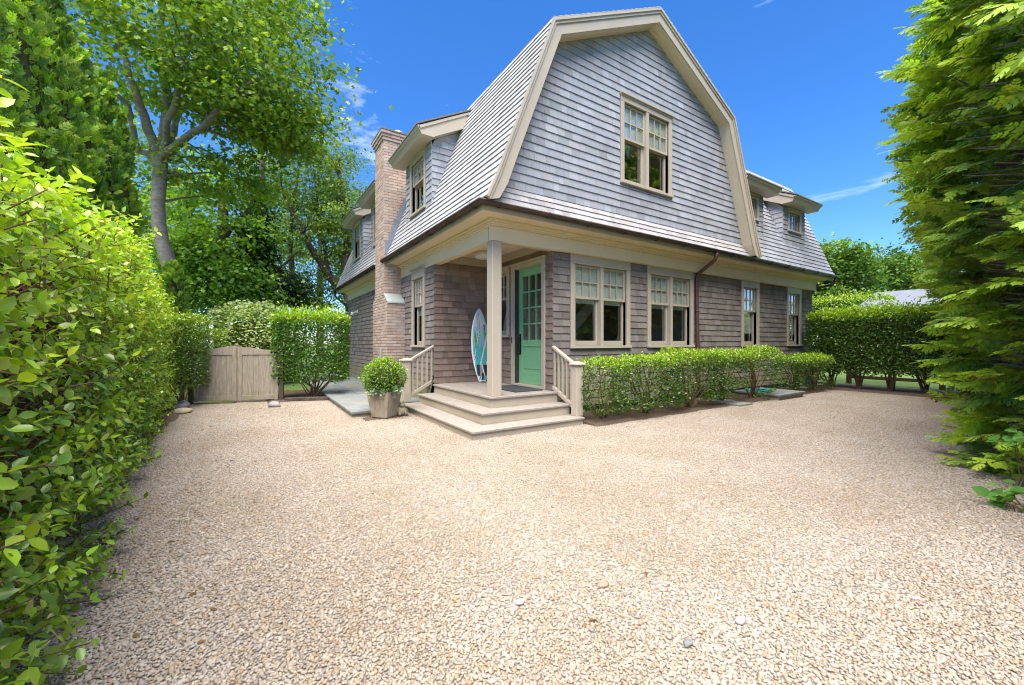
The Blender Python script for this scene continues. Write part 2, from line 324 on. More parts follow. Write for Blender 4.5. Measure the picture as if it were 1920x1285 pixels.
# ================================================================== THE SETTING
def sheet(name, pts, z, mat, kind='structure'):
    me = bpy.data.meshes.new(name); me.from_pydata([(x, y, z) for x, y in pts], [], [tuple(range(len(pts)))]); me.update()
    o = link(name, me, mat); o['kind'] = kind; return o
ground = sheet('ground', [(-400, -400), (400, -400), (400, 400), (-400, 400)], -0.03, GRASSM)

# gravel driveway: base sheet with a stony material; the loose stones themselves lie on it
m, n, l, b, out = node_mat('gravel_bed')
tcn = n.new('ShaderNodeTexCoord'); vo = n.new('ShaderNodeTexVoronoi'); vo.inputs['Scale'].default_value = 75; l.new(tcn.outputs['Object'], vo.inputs['Vector'])
rp = n.new('ShaderNodeValToRGB'); es = rp.color_ramp.elements; es[0].color = (.27, .22, .165, 1); es[0].position = .0; es[1].color = (.48, .43, .375, 1); es[1].position = .9
e = es.new(.45); e.color = (.36, .305, .245, 1)
sep = n.new('ShaderNodeSeparateColor'); l.new(vo.outputs['Color'], sep.inputs[0]); l.new(sep.outputs[0], rp.inputs[0]); l.new(rp.outputs[0], b.inputs['Base Color']); b.inputs['Roughness'].default_value = .8
bp = n.new('ShaderNodeBump'); bp.invert = True; bp.inputs['Strength'].default_value = .7; bp.inputs['Distance'].default_value = .01; l.new(vo.outputs['Distance'], bp.inputs['Height']); l.new(bp.outputs[0], b.inputs['Normal'])
driveway = sheet('driveway', [(-5.2, -12), (12, -12), (12, 6), (-5.2, 6)], 0.0015, m)

# loose gravel: one square metre of stones, repeated over the driveway with quarter turns
def gravel():
    T = 1.0; k = 100; n_ = k * k
    g = (np.arange(k) + .5) / k * T - T / 2
    xy = np.stack(np.meshgrid(g, g), -1).reshape(-1, 2) + RNG.uniform(-.62, .62, (n_, 2)) * T / k
    t_ = (1 + 5 ** .5) / 2
    iv = unit(np.array([(-1, t_, 0), (1, t_, 0), (-1, -t_, 0), (1, -t_, 0), (0, -1, t_), (0, 1, t_), (0, -1, -t_), (0, 1, -t_), (t_, 0, -1), (t_, 0, 1), (-t_, 0, -1), (-t_, 0, 1)]))
    fv = np.array([(0, 11, 5), (0, 5, 1), (0, 1, 7), (0, 7, 10), (0, 10, 11), (1, 5, 9), (5, 11, 4), (11, 10, 2), (10, 7, 6), (7, 1, 8), (3, 9, 4), (3, 4, 2), (3, 2, 6), (3, 6, 8), (3, 8, 9), (4, 9, 5), (2, 4, 11), (6, 2, 10), (8, 6, 7), (9, 8, 1)])
    r = np.clip(np.exp(RNG.normal(math.log(.0070), .26, n_)), .004, .014)
    sc = r[:, None] * np.stack([RNG.uniform(.85, 1.45, n_), RNG.uniform(.7, 1.05, n_), RNG.uniform(.42, .62, n_)], 1)
    V = iv[None] * (1 + RNG.normal(0, .08, (n_, 12, 1))) * sc[:, None, :]
    a = RNG.uniform(0, 2 * math.pi, n_); tl = RNG.normal(0, .35, n_)
    c, s = np.cos(tl)[:, None], np.sin(tl)[:, None]; V = np.stack([V[..., 0] * c - V[..., 2] * s, V[..., 1], V[..., 0] * s + V[..., 2] * c], -1)
    c, s = np.cos(a)[:, None], np.sin(a)[:, None]; V = np.stack([V[..., 0] * c - V[..., 1] * s, V[..., 0] * s + V[..., 1] * c, V[..., 2]], -1)
    z = .002 + r * .25 + RNG.uniform(0, .005, n_)
    V += np.concatenate([xy, z[:, None]], 1)[:, None, :]
    pal = np.array([(.375, .335, .29), (.335, .29, .235), (.29, .23, .16), (.295, .20, .11), (.245, .225, .205), (.175, .158, .145), (.42, .385, .34), (.29, .23, .19)])
    col = pal[RNG.choice(8, n_, p=[.28, .22, .13, .07, .11, .03, .12, .04])] * np.exp(RNG.normal(0, .10, (n_, 1))); col = (col * .78 + np.array([.40, .36, .305]) * .24) * np.array([.965, .94, .92])
    F = (fv[None] + (np.arange(n_) * 12)[:, None, None]).reshape(-1, 3)
    o = np_mesh('driveway_gravel', V.reshape(-1, 3), F, PEB, tint=np.repeat(np.clip(col, 0, .9), 12, 0), smooth=True)
    o['kind'] = 'stuff'; o['label'] = 'cream and tan loose gravel covering the driveway'; o['category'] = 'gravel'
    ng = bpy.data.node_groups.new('spread_gravel', 'GeometryNodeTree')
    ng.interface.new_socket('Geometry', in_out='INPUT', socket_type='NodeSocketGeometry'); ng.interface.new_socket('Geometry', in_out='OUTPUT', socket_type='NodeSocketGeometry')
    N = ng.nodes; K = ng.links; gi = N.new('NodeGroupInput'); go = N.new('NodeGroupOutput')
    nx, ny = 17, 14
    gr = N.new('GeometryNodeMeshGrid'); gr.inputs['Size X'].default_value = T * (nx - 1); gr.inputs['Size Y'].default_value = T * (ny - 1); gr.inputs['Vertices X'].default_value = nx; gr.inputs['Vertices Y'].default_value = ny
    tr = N.new('GeometryNodeTransform'); tr.inputs['Translation'].default_value = (-4.4 + T * (nx - 1) / 2, -7.4 + T * (ny - 1) / 2, 0)
    ip = N.new('GeometryNodeInstanceOnPoints'); rv = N.new('FunctionNodeRandomValue'); rv.data_type = 'INT'
    for s_ in rv.inputs:
        if s_.name == 'Max' and s_.type == 'INT': s_.default_value = 3
        if s_.name == 'Min' and s_.type == 'INT': s_.default_value = 0
    mu = N.new('ShaderNodeMath'); mu.operation = 'MULTIPLY'; mu.inputs[1].default_value = math.pi / 2
    cx = N.new('ShaderNodeCombineXYZ')
    ro = [s_ for s_ in rv.outputs if s_.type == 'INT'][0]
    K.new(ro, mu.inputs[0]); K.new(mu.outputs[0], cx.inputs['Z']); K.new(cx.outputs[0], ip.inputs['Rotation'])
    K.new(gr.outputs['Mesh'], tr.inputs[0]); K.new(tr.outputs[0], ip.inputs['Points']); K.new(gi.outputs[0], ip.inputs['Instance']); K.new(ip.outputs[0], go.inputs[0])
    md = o.modifiers.new('spread', 'NODES'); md.node_group = ng
gravel()

def mound(name, pts_in, pts_out, z, mat, label=None):
    """a low bed: outer outline on the ground, inner outline raised, edges ragged"""
    nn = len(pts_in); mb = MB()
    a = [(x + random.uniform(-.04, .04), y + random.uniform(-.04, .04), -.01) for x, y in pts_out]; c = [(x, y, z + random.uniform(-.012, .012)) for x, y in pts_in]
    mb.poly(a + c, [(i, (i + 1) % nn, nn + (i + 1) % nn, nn + i) for i in range(nn)] + [tuple(range(nn, 2 * nn))])
    o = mb.build(name, mat); o['kind'] = 'structure'; return o
def strip(x0, x1, y0, y1, k):
    o_ = [(x0 + (x1 - x0) * i / k, y0) for i in range(k + 1)] + [(x1 - (x1 - x0) * i / k, y1) for i in range(k + 1)]
    return o_
# mulch along the front wall, under the back hedge, beside the patio and along the left hedge
mound('mulch_bed', [(x, y + .12 if y < 0 else y) for x, y in strip(1.25, 9.2, -.92, .1, 40)], strip(1.25, 9.2, -.92, .1, 40), .045, MULCH)
# patio of bluestone slabs beside the house
patio = MB().box(-1.58, 0.1, 1.80, 10.6, -.02, .068).build('patio', STONE_B); patio['kind'] = 'structure'
slab_cols = [(-1.62, -1.02), (-1.02, -.5), (-.5, .02)]
rw = 0
for ci, (a, b_) in enumerate(slab_cols):
    y = 1.76
    while y < 10.5:
        ln = random.choice((.6, .75, .9, 1.1)) if y > 1.8 else .62 + ci * .2
        if not (b_ > -.66 and y < 2.2) or True:
            y1 = min(y + ln, 10.6)
            if b_ > -.66 and y < 2.18:
                if y1 < 2.4: y = y1; continue
                ys = 2.2
            else: ys = y
            s_ = MB().box(a + .004, b_ - .004, ys + .004, y1 - .004, .0685, .108 + random.uniform(-.002, .002)).build('slab', STONE, patio, bevel=.004)
        y += ln
# a mulch pocket where the pot and the ornament stand
mound('mulch_bed', strip(-1.45, -.76, 1.42, 1.75, 6), strip(-1.55, -.70, 1.30, 1.79, 6), .016, MULCH)
mound('mulch_bed', [(9.75 + .1, y) for y in np.linspace(-4.6, -.3, 20)] + [(11.2, y) for y in np.linspace(-.3, -4.6, 20)], [(9.62, y) for y in np.linspace(-4.6, -.3, 20)] + [(11.4, y) for y in np.linspace(-.3, -4.6, 20)], .05, MULCH)
mound('mulch_bed', [(-4.1, y) for y in np.linspace(-8, 4.6, 30)] + [(-5.6, y) for y in np.linspace(4.6, -8, 30)], [(-3.95, y) for y in np.linspace(-8, 4.75, 30)] + [(-5.9, y) for y in np.linspace(4.75, -8, 30)], .04, MULCH)
mound('mulch_bed', strip(-2.62, -1.66, 4.45, 6.2, 10), strip(-2.72, -1.62, 4.30, 6.3, 10), .05, MULCH)
lawn = MB().box(11.3, 30, -14, 25, -.028, .045).build('lawn', GRASSM); lawn['kind'] = 'structure'
lawn2 = MB().box(-14, 0.0, 10.7, 40, -.028, .03).build('lawn', GRASSM); lawn2['kind'] = 'structure'
lawn3 = MB().box(-14, -1.63, 5.6, 10.69, -.028, .032).build('lawn', GRASSM); lawn3['kind'] = 'structure'

# ================================================================== THE HOUSE
house = thing('house', 'grey cedar shingled house with gambrel gable, cream trim and brick chimney', 'house')
WL, FW, DW, PS, GW = 0.0, 0.095, 1.212, 2.233, -.262
D0, BB, SOF, EZ = .438, 2.745, 3.05, 3.16
UR, UEND, VEND = 10.887, 11.14, 10.45
def MV(v0): return lambda s, h, z: (s, v0 - h, z)          # surface facing the front (-y)
def MU(u0): return lambda s, h, z: (u0 - h, s, z)          # surface facing the left side (-x)
def bx(mb, M, s0, s1, h0, h1, z0, z1):
    a = M(s0, h0, z0); b_ = M(s1, h1, z1); return mb.box(a[0], b_[0], a[1], b_[1], a[2], b_[2])

PIECES = []     # shingles and bricks, ranked later by how large they show
def field(parent, M, t_lo, t_hi, expo, bounds, mat, cat='shingle', holes=(), w=(.09, .24), th=.021, flare=0.0, brown=None, off=0.0, hue0=(1, 1, 1)):
    nrow = max(1, round((t_hi - t_lo) / expo)); ex = (t_hi - t_lo) / nrow
    for r_ in range(nrow):
        t0 = t_lo + r_ * ex; t1 = t0 + ex
        for (b0, b1), (c0, c1) in zip(bounds(t0 + 1e-4), bounds(t1 - 1e-4)):
            L0, L1 = min(b0, c0), max(b1, c1)
            if L1 - L0 < .02: continue
            brk = sorted({L0, L1} | {x for h in holes for x in h[:2] if L0 < x < L1})
            for sa, sb in zip(brk[:-1], brk[1:]):
                tt0, tt1 = t0, t1; md = (sa + sb) / 2; skip = False
                for h in holes:
                    if h[0] < md < h[1] and h[2] < tt1 and h[3] > tt0:
                        if h[2] > tt0 + .01: tt1 = h[2]
                        elif h[3] < tt1 - .01: tt0 = h[3]
                        else: skip = True
                if skip: continue
                s = sa
                while s < sb - 1e-4:
                    wd = random.uniform(*w); e = s + wd
                    if sb - e < w[0] * .6: e = sb
                    g = .0011
                    s0, s1 = s + g, e - g; s = e
                    bs0, bs1 = max(s0, b0), min(s1, b1); ts0, ts1 = max(s0, c0), min(s1, c1)
                    if bs1 - bs0 < .008 and ts1 - ts0 < .008: continue
                    if bs1 < bs0: bs0 = bs1 = (min(max(s0, b0), b1))
                    if ts1 < ts0: ts0 = ts1 = min(max(s0, c0), c1)
                    jb = random.uniform(-.0025, .0025); hb = th * random.uniform(.94, 1.06) + off; ht = .004 + off
                    fb = flare * max(0, (.95 - tt0) / .55) ** 2; ft = flare * max(0, (.95 - tt1) / .55) ** 2
                    top = tt1 + (.012 if tt1 == t1 else 0)
                    vs = [M(bs0, fb + off * .5, tt0 + jb), M(bs1, fb + off * .5, tt0 + jb), M(ts1, ft, top), M(ts0, ft, top), M(bs0, fb + hb, tt0 + jb), M(bs1, fb + hb, tt0 + jb), M(ts1, ft + ht, top), M(ts0, ft + ht, top)]
                    tint = min(1, max(0, random.gauss(.42, .12)))
                    hu = np.array(hue0) * np.array((1 + random.gauss(0, .02), 1, 1 + random.gauss(0, .02)))
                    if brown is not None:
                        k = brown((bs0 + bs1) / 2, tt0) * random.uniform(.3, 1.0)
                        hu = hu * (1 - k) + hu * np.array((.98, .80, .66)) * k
                    PIECES.append((cat, parent, mat, vs, tint, hu, seen_area(vs[4:8])))
SHF = np.array([(4, 5, 6, 7), (0, 1, 5, 4), (0, 4, 7, 3), (1, 2, 6, 5)])
def wall(name, M, s0, s1, z0, z1, holes=(), th=.12, mat=None):
    """a wall slab with real openings"""
    ss = sorted({s0, s1} | {x for h in holes for x in h[:2]}); zs = sorted({z0, z1} | {x for h in holes for x in h[2:]})
    mb = MB()
    for a, b_ in zip(ss[:-1], ss[1:]):
        for c, d in zip(zs[:-1], zs[1:]):
            if not any(h[0] <= a + 1e-6 and b_ <= h[1] + 1e-6 and h[2] <= c + 1e-6 and d <= h[3] + 1e-6 for h in holes): bx(mb, M, a, b_, -th, 0, c, d)
    return mb.build(name, mat or BACK, house)
def window(M, s0, s1, z0, z1, pair=False, head=.23, cw=.10, shade=None, zsplit=.58, lites=(3, 2), name='window', sashes=2, cap=.075, back=None):
    """casing with sill and head; sashes, glazing bars, panes and shade below it. s0..s1, z0..z1 is the outer edge of the casing"""
    mb = MB(); bx(mb, M, s0, s0 + cw, -.10, .034, z0 + .045, z1 - head); bx(mb, M, s1 - cw, s1, -.10, .034, z0 + .045, z1 - head)
    bx(mb, M, s0, s1, -.10, .036, z1 - head + .0005, z1 - .032)
    if head > .18: bx(mb, M, s0 + .05, s1 - .05, .036, .048, z1 - head + .0005, z1 - head + .02)
    wn = mb.build(name, TRIM, house, bevel=.003)
    mc = MB(); bx(mc, M, s0 - .02, s1 + .02, -.0, cap, z1 - .0315, z1); bx(mc, M, s0 - .01, s1 + .01, 0, cap - .025, z1 - .055, z1 - .032); mc.build('head_cap', TRIM, wn, bevel=.003)
    ms = MB(); bx(ms, M, s0 - .012, s1 + .012, -.10, .062, z0, z0 + .0445); ms.build('sill', TRIM, wn, bevel=.004)
    a0, a1 = s0 + cw + .0005, s1 - cw - .0005; c0, c1 = z0 + .0455, z1 - head
    units = [(a0, a1)]
    if pair:
        mid = (a0 + a1) / 2; bx(MB(), M, 0, 1, 0, 1, 0, 1)
        mm = MB(); bx(mm, M, mid - .035, mid + .035, -.10, .03, c0, c1); mm.build('mullion', TRIM, wn, bevel=.003)
        units = [(a0, mid - .0355), (mid + .0355, a1)]
    zm = c0 + (c1 - c0) * zsplit if sashes == 2 else c0
    for a, b_ in units:
        sets = [(zm, c1, -.052, -.012, True)] + ([(c0, zm + .035, -.096, -.056, False)] if sashes == 2 else [])
        for (q0, q1, h0, h1, up) in sets:
            st = .042; rb = .042 if up else .085
            mb = MB(); bx(mb, M, a, a + st, h0, h1, q0, q1); bx(mb, M, b_ - st, b_, h0, h1, q0, q1)
            bx(mb, M, a + st, b_ - st, h0, h1 - .001, q1 - st, q1); bx(mb, M, a + st, b_ - st, h0, h1 - .001, q0, q0 + rb)
            mb.build('sash', TRIM, wn, bevel=.002)
            i0, i1, j0, j1 = a + st, b_ - st, q0 + rb, q1 - st; hp = (h0 + h1) / 2
            if up:
                nx, nz_ = lites; mu = MB()
                for k in range(1, nx): x = i0 + (i1 - i0) * k / nx; bx(mu, M, x - .009, x + .009, hp - .012, h1 - .004, j0, j1)
                for k in range(1, nz_):
                    z = j0 + (j1 - j0) * k / nz_
                    for kk in range(nx):
                        x0_, x1_ = i0 + (i1 - i0) * kk / nx + (.009 if kk else 0), i0 + (i1 - i0) * (kk + 1) / nx - (.009 if kk < nx - 1 else 0)
                        bx(mu, M, x0_, x1_, hp - .012, h1 - .005, z - .009, z + .009)
                mu.build('muntin', TRIM, wn)
                for kx in range(nx):
                    for kz in range(nz_):
                        x0_, x1_ = i0 + (i1 - i0) * kx / nx, i0 + (i1 - i0) * (kx + 1) / nx; z0_, z1_ = j0 + (j1 - j0) * kz / nz_, j0 + (j1 - j0) * (kz + 1) / nz_
                        p = MB(); p.poly([M(x0_, hp, z0_), M(x1_, hp, z0_), M(x1_, hp, z1_), M(x0_, hp, z1_)], [(0, 1, 2, 3)]); p.build('pane', GLASS, wn)
            else:
                p = MB(); p.poly([M(i0, hp, j0), M(i1, hp, j0), M(i1, hp, j1), M(i0, hp, j1)], [(0, 1, 2, 3)]); p.build('pane', GLASS, wn)
        if shade is not None:
            sz = c1 - (c1 - c0) * shade; lo = zm + .037 if sashes == 2 else c0
            p = MB(); bx(p, M, a + .005, b_ - .005, -.0575, -.0545, max(sz, lo), c1)
            if sz < lo: bx(p, M, a + .005, b_ - .005, -.102, -.0985, sz, lo + .02)
            p.build('shade', SHADE, wn)
        if back is not None:
            p = MB(); bx(p, M, a - .02, b_ + .02, -.45, -.44, c0 - .02, c1 + .02); p.build('curtain', back, wn)
    return (s0, s1, z0, z1), (a0 - .0005, a1 + .0005, c0 - .0455, c1)
def opening(s0, s1, z0, z1, head=.23, cw=.10): return (s0 + cw, s1 - cw, z0 + .045, z1 - head)

# ---- ground-floor walls
F_WIN = [(1.575, 3.052, True), (3.553, 5.044, True), (7.0, 7.828, False), (9.327, 10.155, False)]
SB, HT = 1.134, 2.815
fh = [opening(a, b_, SB, HT) for a, b_, p in F_WIN]
front_wall = wall('front_wall', MV(FW), DW + .12, UR, .12, SOF, fh)
for a, b_, p in F_WIN: window(MV(FW), a, b_, SB, HT, p, shade=.47 if p else .80)
cut = [(a - .012, b_ + .012, SB, HT) for a, b_, p in F_WIN]
field(front_wall, MV(FW), .16, 2.745, .122, lambda t: [(DW - .012, UR + .012)], SH_LOW, holes=cut, flare=.05)
lh = opening(2.70, 3.47, SB, HT)
left_wall = wall('left_wall', MU(WL), PS, VEND, .05, SOF, [lh])
window(MU(WL), 2.70, 3.47, SB, HT, False, shade=.55)
field(left_wall, MU(WL), .11, 2.745, .122, lambda t: [(PS - .012, VEND + .012)], SH_LOW, holes=[(2.688, 3.482, SB, HT), (3.99, 5.25, 0, 2.28), (4.26, 5.02, 2.27, 3)], flare=.055)
dcas = (.28, 1.335, D0 + .01, 2.705); sidew = (1.415, 2.10, 1.335, 2.705)
door_wall = wall('porch_side_wall', MU(DW), FW, PS, D0 - .1, SOF, [(.375, 1.245, D0 - .1, 2.61), opening(*sidew, head=.12, cw=.08)])
window(MU(DW), *sidew, False, head=.12, cw=.08, shade=None, back=ROOM)
field(door_wall, MU(DW), D0 + .005, 2.80, .122, lambda t: [(FW - .012, PS)], SH_PORCH, holes=[(dcas[0], dcas[1], 0, dcas[3]), (sidew[0] - .01, sidew[1] + .01, sidew[2], sidew[3])])
field(door_wall, MU(DW), .16, D0 - .0, .122, lambda t: [(FW - .012, .25)], SH_LOW)
surf_wall = wall('porch_back_wall', MV(PS), WL, DW, D0 - .1, SOF)
field(surf_wall, MV(PS), D0 + .005, 2.80, .122, lambda t: [(WL - .012, DW)], SH_PORCH, hue0=(1.0, .98, .96))
MB().box(UR - .1, UR, FW + .12, 6.3, .12, SOF).build('end_wall', BACK, house)
MB().box(.12, UR - .1, VEND - .12, VEND, .05, SOF).build('back_wall', BACK, house)
MB().box(.03, UR - .03, .16 + .12, VEND - .03, -.02, .30).box(DW + .15, UR - .05, FW + .02, .25, -.02, .16).build('foundation', CONC, house)
# rooms behind the glass
rm = MB(); rm.box(DW + .14, UR - .12, FW + 3.2, FW + 3.3, D0, SOF); rm.box(DW + .13, UR - .11, FW + .13, VEND - .2, .305, .43)
rm.box(5.6, 5.7, FW + .13, FW + 3.2, D0, SOF); rm.box(.13, DW + .02, 3.9, 4.0, D0, SOF); rm.box(DW + .02, DW + .12, PS + .13, FW + 3.19, D0, SOF); rm.box(8.6, 8.7, FW + .13, FW + 3.2, D0, SOF); rm.build('inner_wall', ROOM, house)
MB().box(.12, UR - .1, .22, VEND - .1, SOF - .02, SOF + .03).build('ceiling', ROOM, house)
# staircase seen through the first front window
st_ = MB(); st_.hexa([(1.5, 1.5, .45), (1.5, 1.56, .45), (1.85, 1.56, .45), (1.85, 1.5, .45)], [(3.5, 1.5, 2.3), (3.5, 1.56, 2.3), (3.75, 1.56, 2.2), (3.75, 1.5, 2.2)])
stair = st_.build('staircase', WHITE, house)
for k in range(13):
    x = 1.55 + k * .14; z = .75 + k * .13; MB().box(x - .016, x + .016, 1.51, 1.545, z - .12, z + .86).build('baluster', WHITE, stair)
# wires of depth inside: floor lamp glow is left out, the rooms are unlit

# ---- frieze, porch beams, soffits, crown
tr_ = MB(); tr_.box(-.02, UR + .02, -.018, FW - .02, BB, 2.955); beam_f = tr_.build('frieze_board', SOFF_BOUNCE, house, bevel=.004)  # frieze takes the cream with the warm bounce light painted in
MB().box(-.0195, .125, .0955, VEND + .02, BB, 2.955).build('frieze_board', SOFF_BOUNCE, house, bevel=.004)
MB().box(DW - .02, DW + .1, .17, PS, 2.81, 2.955).build('porch_trim', TRIM, house); MB().box(.126, DW - .021, PS - .025, PS + .02, 2.80, 2.955).build('porch_trim', TRIM, house)
MB().box(.126, DW + .1, .0755, .17, BB + .001, 2.954).build('porch_beam', TRIM, house, bevel=.003)
for k in range(12):
    x0 = .13 + k * .0905; MB().box(x0, x0 + .088, .171, PS - .026, 2.956, 2.972).build('ceiling_board', SOFF_BOUNCE, house)
MB().box(-.02, DW, .0, PS, 2.975, 2.99).build('porch_ceiling', SOFF_BOUNCE, house)
cm = MB()                                                    # crown where frieze meets soffit
def lrun(a, z0, z1, b_): cm.box(-a, UR + a, -a, b_, z0, z1); cm.box(-a, .05, b_ + .0005, VEND + a, z0, z1)
lrun(.035, 2.9555, 2.98, -.018); lrun(.055, 2.9805, 3.01, -.018); lrun(.085, 3.0105, SOF - .0005, -.018); cm.build('crown_moulding', SOFF_BOUNCE, house, bevel=.003)
MB().box(-.325, UR + .25, -.325, .06, SOF, SOF + .02).build('soffit', SOFF_BOUNCE, house); MB().box(-.325, .06, .0605, VEND + .25, SOF, SOF + .02).build('soffit', SOFF_BOUNCE, house)
fa = MB(); fa.box(-.345, UEND - .02, -.345, -.3255, SOF - .012, EZ - .03); fa.box(-.345, -.3255, -.325, 4.25, SOF - .012, EZ - .03); fa.box(-.345, -.3255, 5.03, VEND + .27, SOF - .012, EZ - .03); fa.build('fascia', TRIM, house, bevel=.003)
MB().box(UEND - .04, UEND - .02, -.3445, 3, SOF - .012, EZ + .05).build('fascia', TRIM, house)
# ---- porch post, light, downlight
MB().box(0, .164, 0, .164, D0, BB).build('porch_post', TRIM, house, bevel=.006)
pl = MB(); pl.lathe((.74, 1.62, 2.83), [(.10, 0), (.15, .012), (.16, .04), (.16, .125)], 28); pl.build('ceiling_light', WHITE, house)
MB().lathe((6.35, -.16, SOF - .006), [(.055, 0), (.055, .005)], 20).build('downlight', WHITE, house)

# ---- gutters, brackets, downspouts
def gutter(pts, r, name='gutter'):
    """half-round gutter swept along pts (list of (x, y), at height of its rim), with mitred corners; open at the top"""
    n_ = 9; mb = MB(); rings = []
    for i, p in enumerate(pts):
        p = Vector(p); d0 = (p - Vector(pts[i - 1])).normalized() if i else None; d1 = (Vector(pts[i + 1]) - p).normalized() if i < len(pts) - 1 else None
        d = ((d0 or d1) + (d1 or d0)); d = d.normalized(); nr = Vector((-d.y, d.x)); k = 1.0
        if d0 and d1: k = 1 / max(.3, nr.dot(Vector((-d0.y, d0.x))))
        rings.append([(p.x + nr.x * k * rr * math.cos(th), p.y + nr.y * k * rr * math.cos(th), GZ + rr * math.sin(th)) for rr in (r, r - .006) for th in [math.pi + math.pi * j / n_ for j in range(n_ + 1)]])
    N_ = 2 * (n_ + 1); vs = [v for q in rings for v in q]
    fs = []
    for i in range(len(rings) - 1):
        for j in range(n_):
            fs.append((i * N_ + j, i * N_ + j + 1, (i + 1) * N_ + j + 1, (i + 1) * N_ + j))
            q = n_ + 1; fs.append((i * N_ + q + j, (i + 1) * N_ + q + j, (i + 1) * N_ + q + j + 1, i * N_ + q + j + 1))
        fs.append((i * N_, (i + 1) * N_, (i + 1) * N_ + n_ + 1, i * N_ + n_ + 1)); fs.append((i * N_ + n_, i * N_ + N_ - 1, (i + 1) * N_ + N_ - 1, (i + 1) * N_ + n_))
    for i in (0, len(rings) - 1): fs.append(tuple(i * N_ + j for j in range(n_ + 1)))
    mb.poly(vs, fs, True); return mb.build(name, BRONZE, house)
GZ = 3.15; GR = .062; GC = -.404
g1 = gutter([(GC, 4.42), (GC, GC), (UEND + .03, GC)], GR); g2 = gutter([(GC, VEND + .35), (GC, 5.0)], GR)
def bracket(x, y, ax, par):
    mb = MB(); pts = []
    for j in range(9):
        th = math.pi + math.pi * j / 8; a = (GR + .006) * math.cos(th); z = GZ + (GR + .006) * math.sin(th)
        pts.append((x + (a if ax == 'x' else 0), y + (a if ax == 'y' else 0), z))
    mb.tube(pts, .006, 6); mb.build('gutter_bracket', BRONZE, par)
for k in range(6): bracket(GC, -.2 + k * .82, 'x', g1)
for k in range(7): bracket(GC, 5.2 + k * .85, 'x', g2)
for k in range(14): bracket(-.12 + k * .83, GC, 'y', g1)
ds = MB(); ds.tube([(5.12, GC, GZ - .05), (5.12, GC, GZ - .12), (5.12, GC + .03, GZ - .19), (5.12, GC + .09, 2.91), (5.12, -.04, 2.74), (5.12, .02, 2.69), (5.12, .035, 2.62), (5.12, .035, 2.2), (5.12, .0, .5), (5.12, -.02, .12)], .038, 12); dsp = ds.build('downspout', COPPER, house)
MB().lathe((5.12, .03, 1.9), [(.046, 0), (.046, .03)], 12).build('pipe_band', COPPER, dsp); MB().lathe((5.12, .034, 2.55), [(.046, 0), (.046, .03)], 12).build('pipe_band', COPPER, dsp)
MB().tube([(UEND - .02, GC, GZ - .05), (UEND - .02, GC, GZ - .16), (UEND - .05, GC + .05, GZ - .25), (UR + .1, FW - .08, 2.83), (UR + .05, FW + .0, 2.74), (UR + .045, FW + .05, 2.6), (UR + .05, FW + .08, .2)], .036, 12).build('downspout', COPPER, house)
MB().tube([(GC, VEND + .28, GZ - .05), (GC, VEND + .28, GZ - .2), (GC + .05, VEND + .25, GZ - .3), (-.08, VEND + .02, 2.60), (-.05, VEND - .0, 2.5), (-.06, VEND - .03, .15)], .036, 12).build('downspout', BRONZE, house)

# ---- roofs
PROF = [(-.375, 3.165), (-.245, 3.45), (-.10, 3.85), (.726, 5.975)]       # eave, flare, flare end, knuckle: horizontal, height
KP, PZ = 3.153, 7.206
def prof_map(prof):
    ls = [0]
    for (a, b_), (c, d) in zip(prof[:-1], prof[1:]): ls.append(ls[-1] + math.hypot(c - a, d - b_))
    def f(t):
        for i in range(len(prof) - 1):
            if t <= ls[i + 1] or i == len(prof) - 2:
                k = (t - ls[i]) / (ls[i + 1] - ls[i]); (a, b_), (c, d) = prof[i], prof[i + 1]; ln = ls[i + 1] - ls[i]
                return a + (c - a) * k, b_ + (d - b_) * k, -(d - b_) / ln, (c - a) / ln
    return f, ls[-1]
pf, PL = prof_map(PROF)
def M_left(s, h, t): a, z, na, nz_ = pf(t); return (a + na * h, s, z + nz_ * h)
def M_wing(s, h, t): a, z, na, nz_ = pf(t); return (s, a + na * h, z + nz_ * h)
def M_right(s, h, t): a, z, na, nz_ = pf(t); return (2 * KP - a - na * h, s, z + nz_ * h)
def skin(name, M, s0, s1, t1, mat, h=0.0):
    ts = np.linspace(0, t1, 14); vs = []
    for t in ts: vs += [M(s0, h, t), M(s1, h, t)]
    me = MB().poly(vs, [(2 * i, 2 * i + 1, 2 * i + 3, 2 * i + 2) for i in range(len(ts) - 1)]); return me.build(name, mat, house)
roof_l = skin('roof_slope', M_left, -.50, VEND + .38, PL, BACK, -.01)
field(roof_l, M_left, .0, PL, .120, lambda t: [(-.545, VEND + .40)] if t < 1.15 else [(-.545, VEND + .40)], SH_ROOF, cat='roof_shingle', w=(.08, .17), th=.022, holes=[(4.27, 5.03, 0, 9), (2.12, 3.57, .80, 2.3), (5.23, 6.68, .80, 2.3), (7.69, 9.14, .80, 2.3)])
roof_w = skin('roof_slope', M_wing, 5.2, UEND - .03, PL, BACK, -.01)
field(roof_w, M_wing, .0, PL, .125, lambda t: [(6.62 - t * .38, UEND)], SH_UP, cat='roof_shingle', w=(.08, .17), th=.022, holes=[(6.42, 7.64, .80, 1.75), (8.68, 9.90, .80, 1.75)], hue0=(.97, .98, 1.0))
# flared skirt roof under the gable
SK = [(-.375, 3.165), (GW - .002, 3.455)]; sf, SL = prof_map(SK)
def M_skirt(s, h, t): a, z, na, nz_ = sf(t); return (s, a + na * h, z + nz_ * h)
skirt = skin('skirt_roof', M_skirt, -.2, 6.5, SL, BACK, -.008)
field(skirt, M_skirt, 0, SL, .104, lambda t: [(-.34 + t * .42, 6.64 - t * .42)], SH_ROOF, cat='roof_shingle', w=(.09, .2), th=.02, hue0=(1.06, 1.04, 1.02))
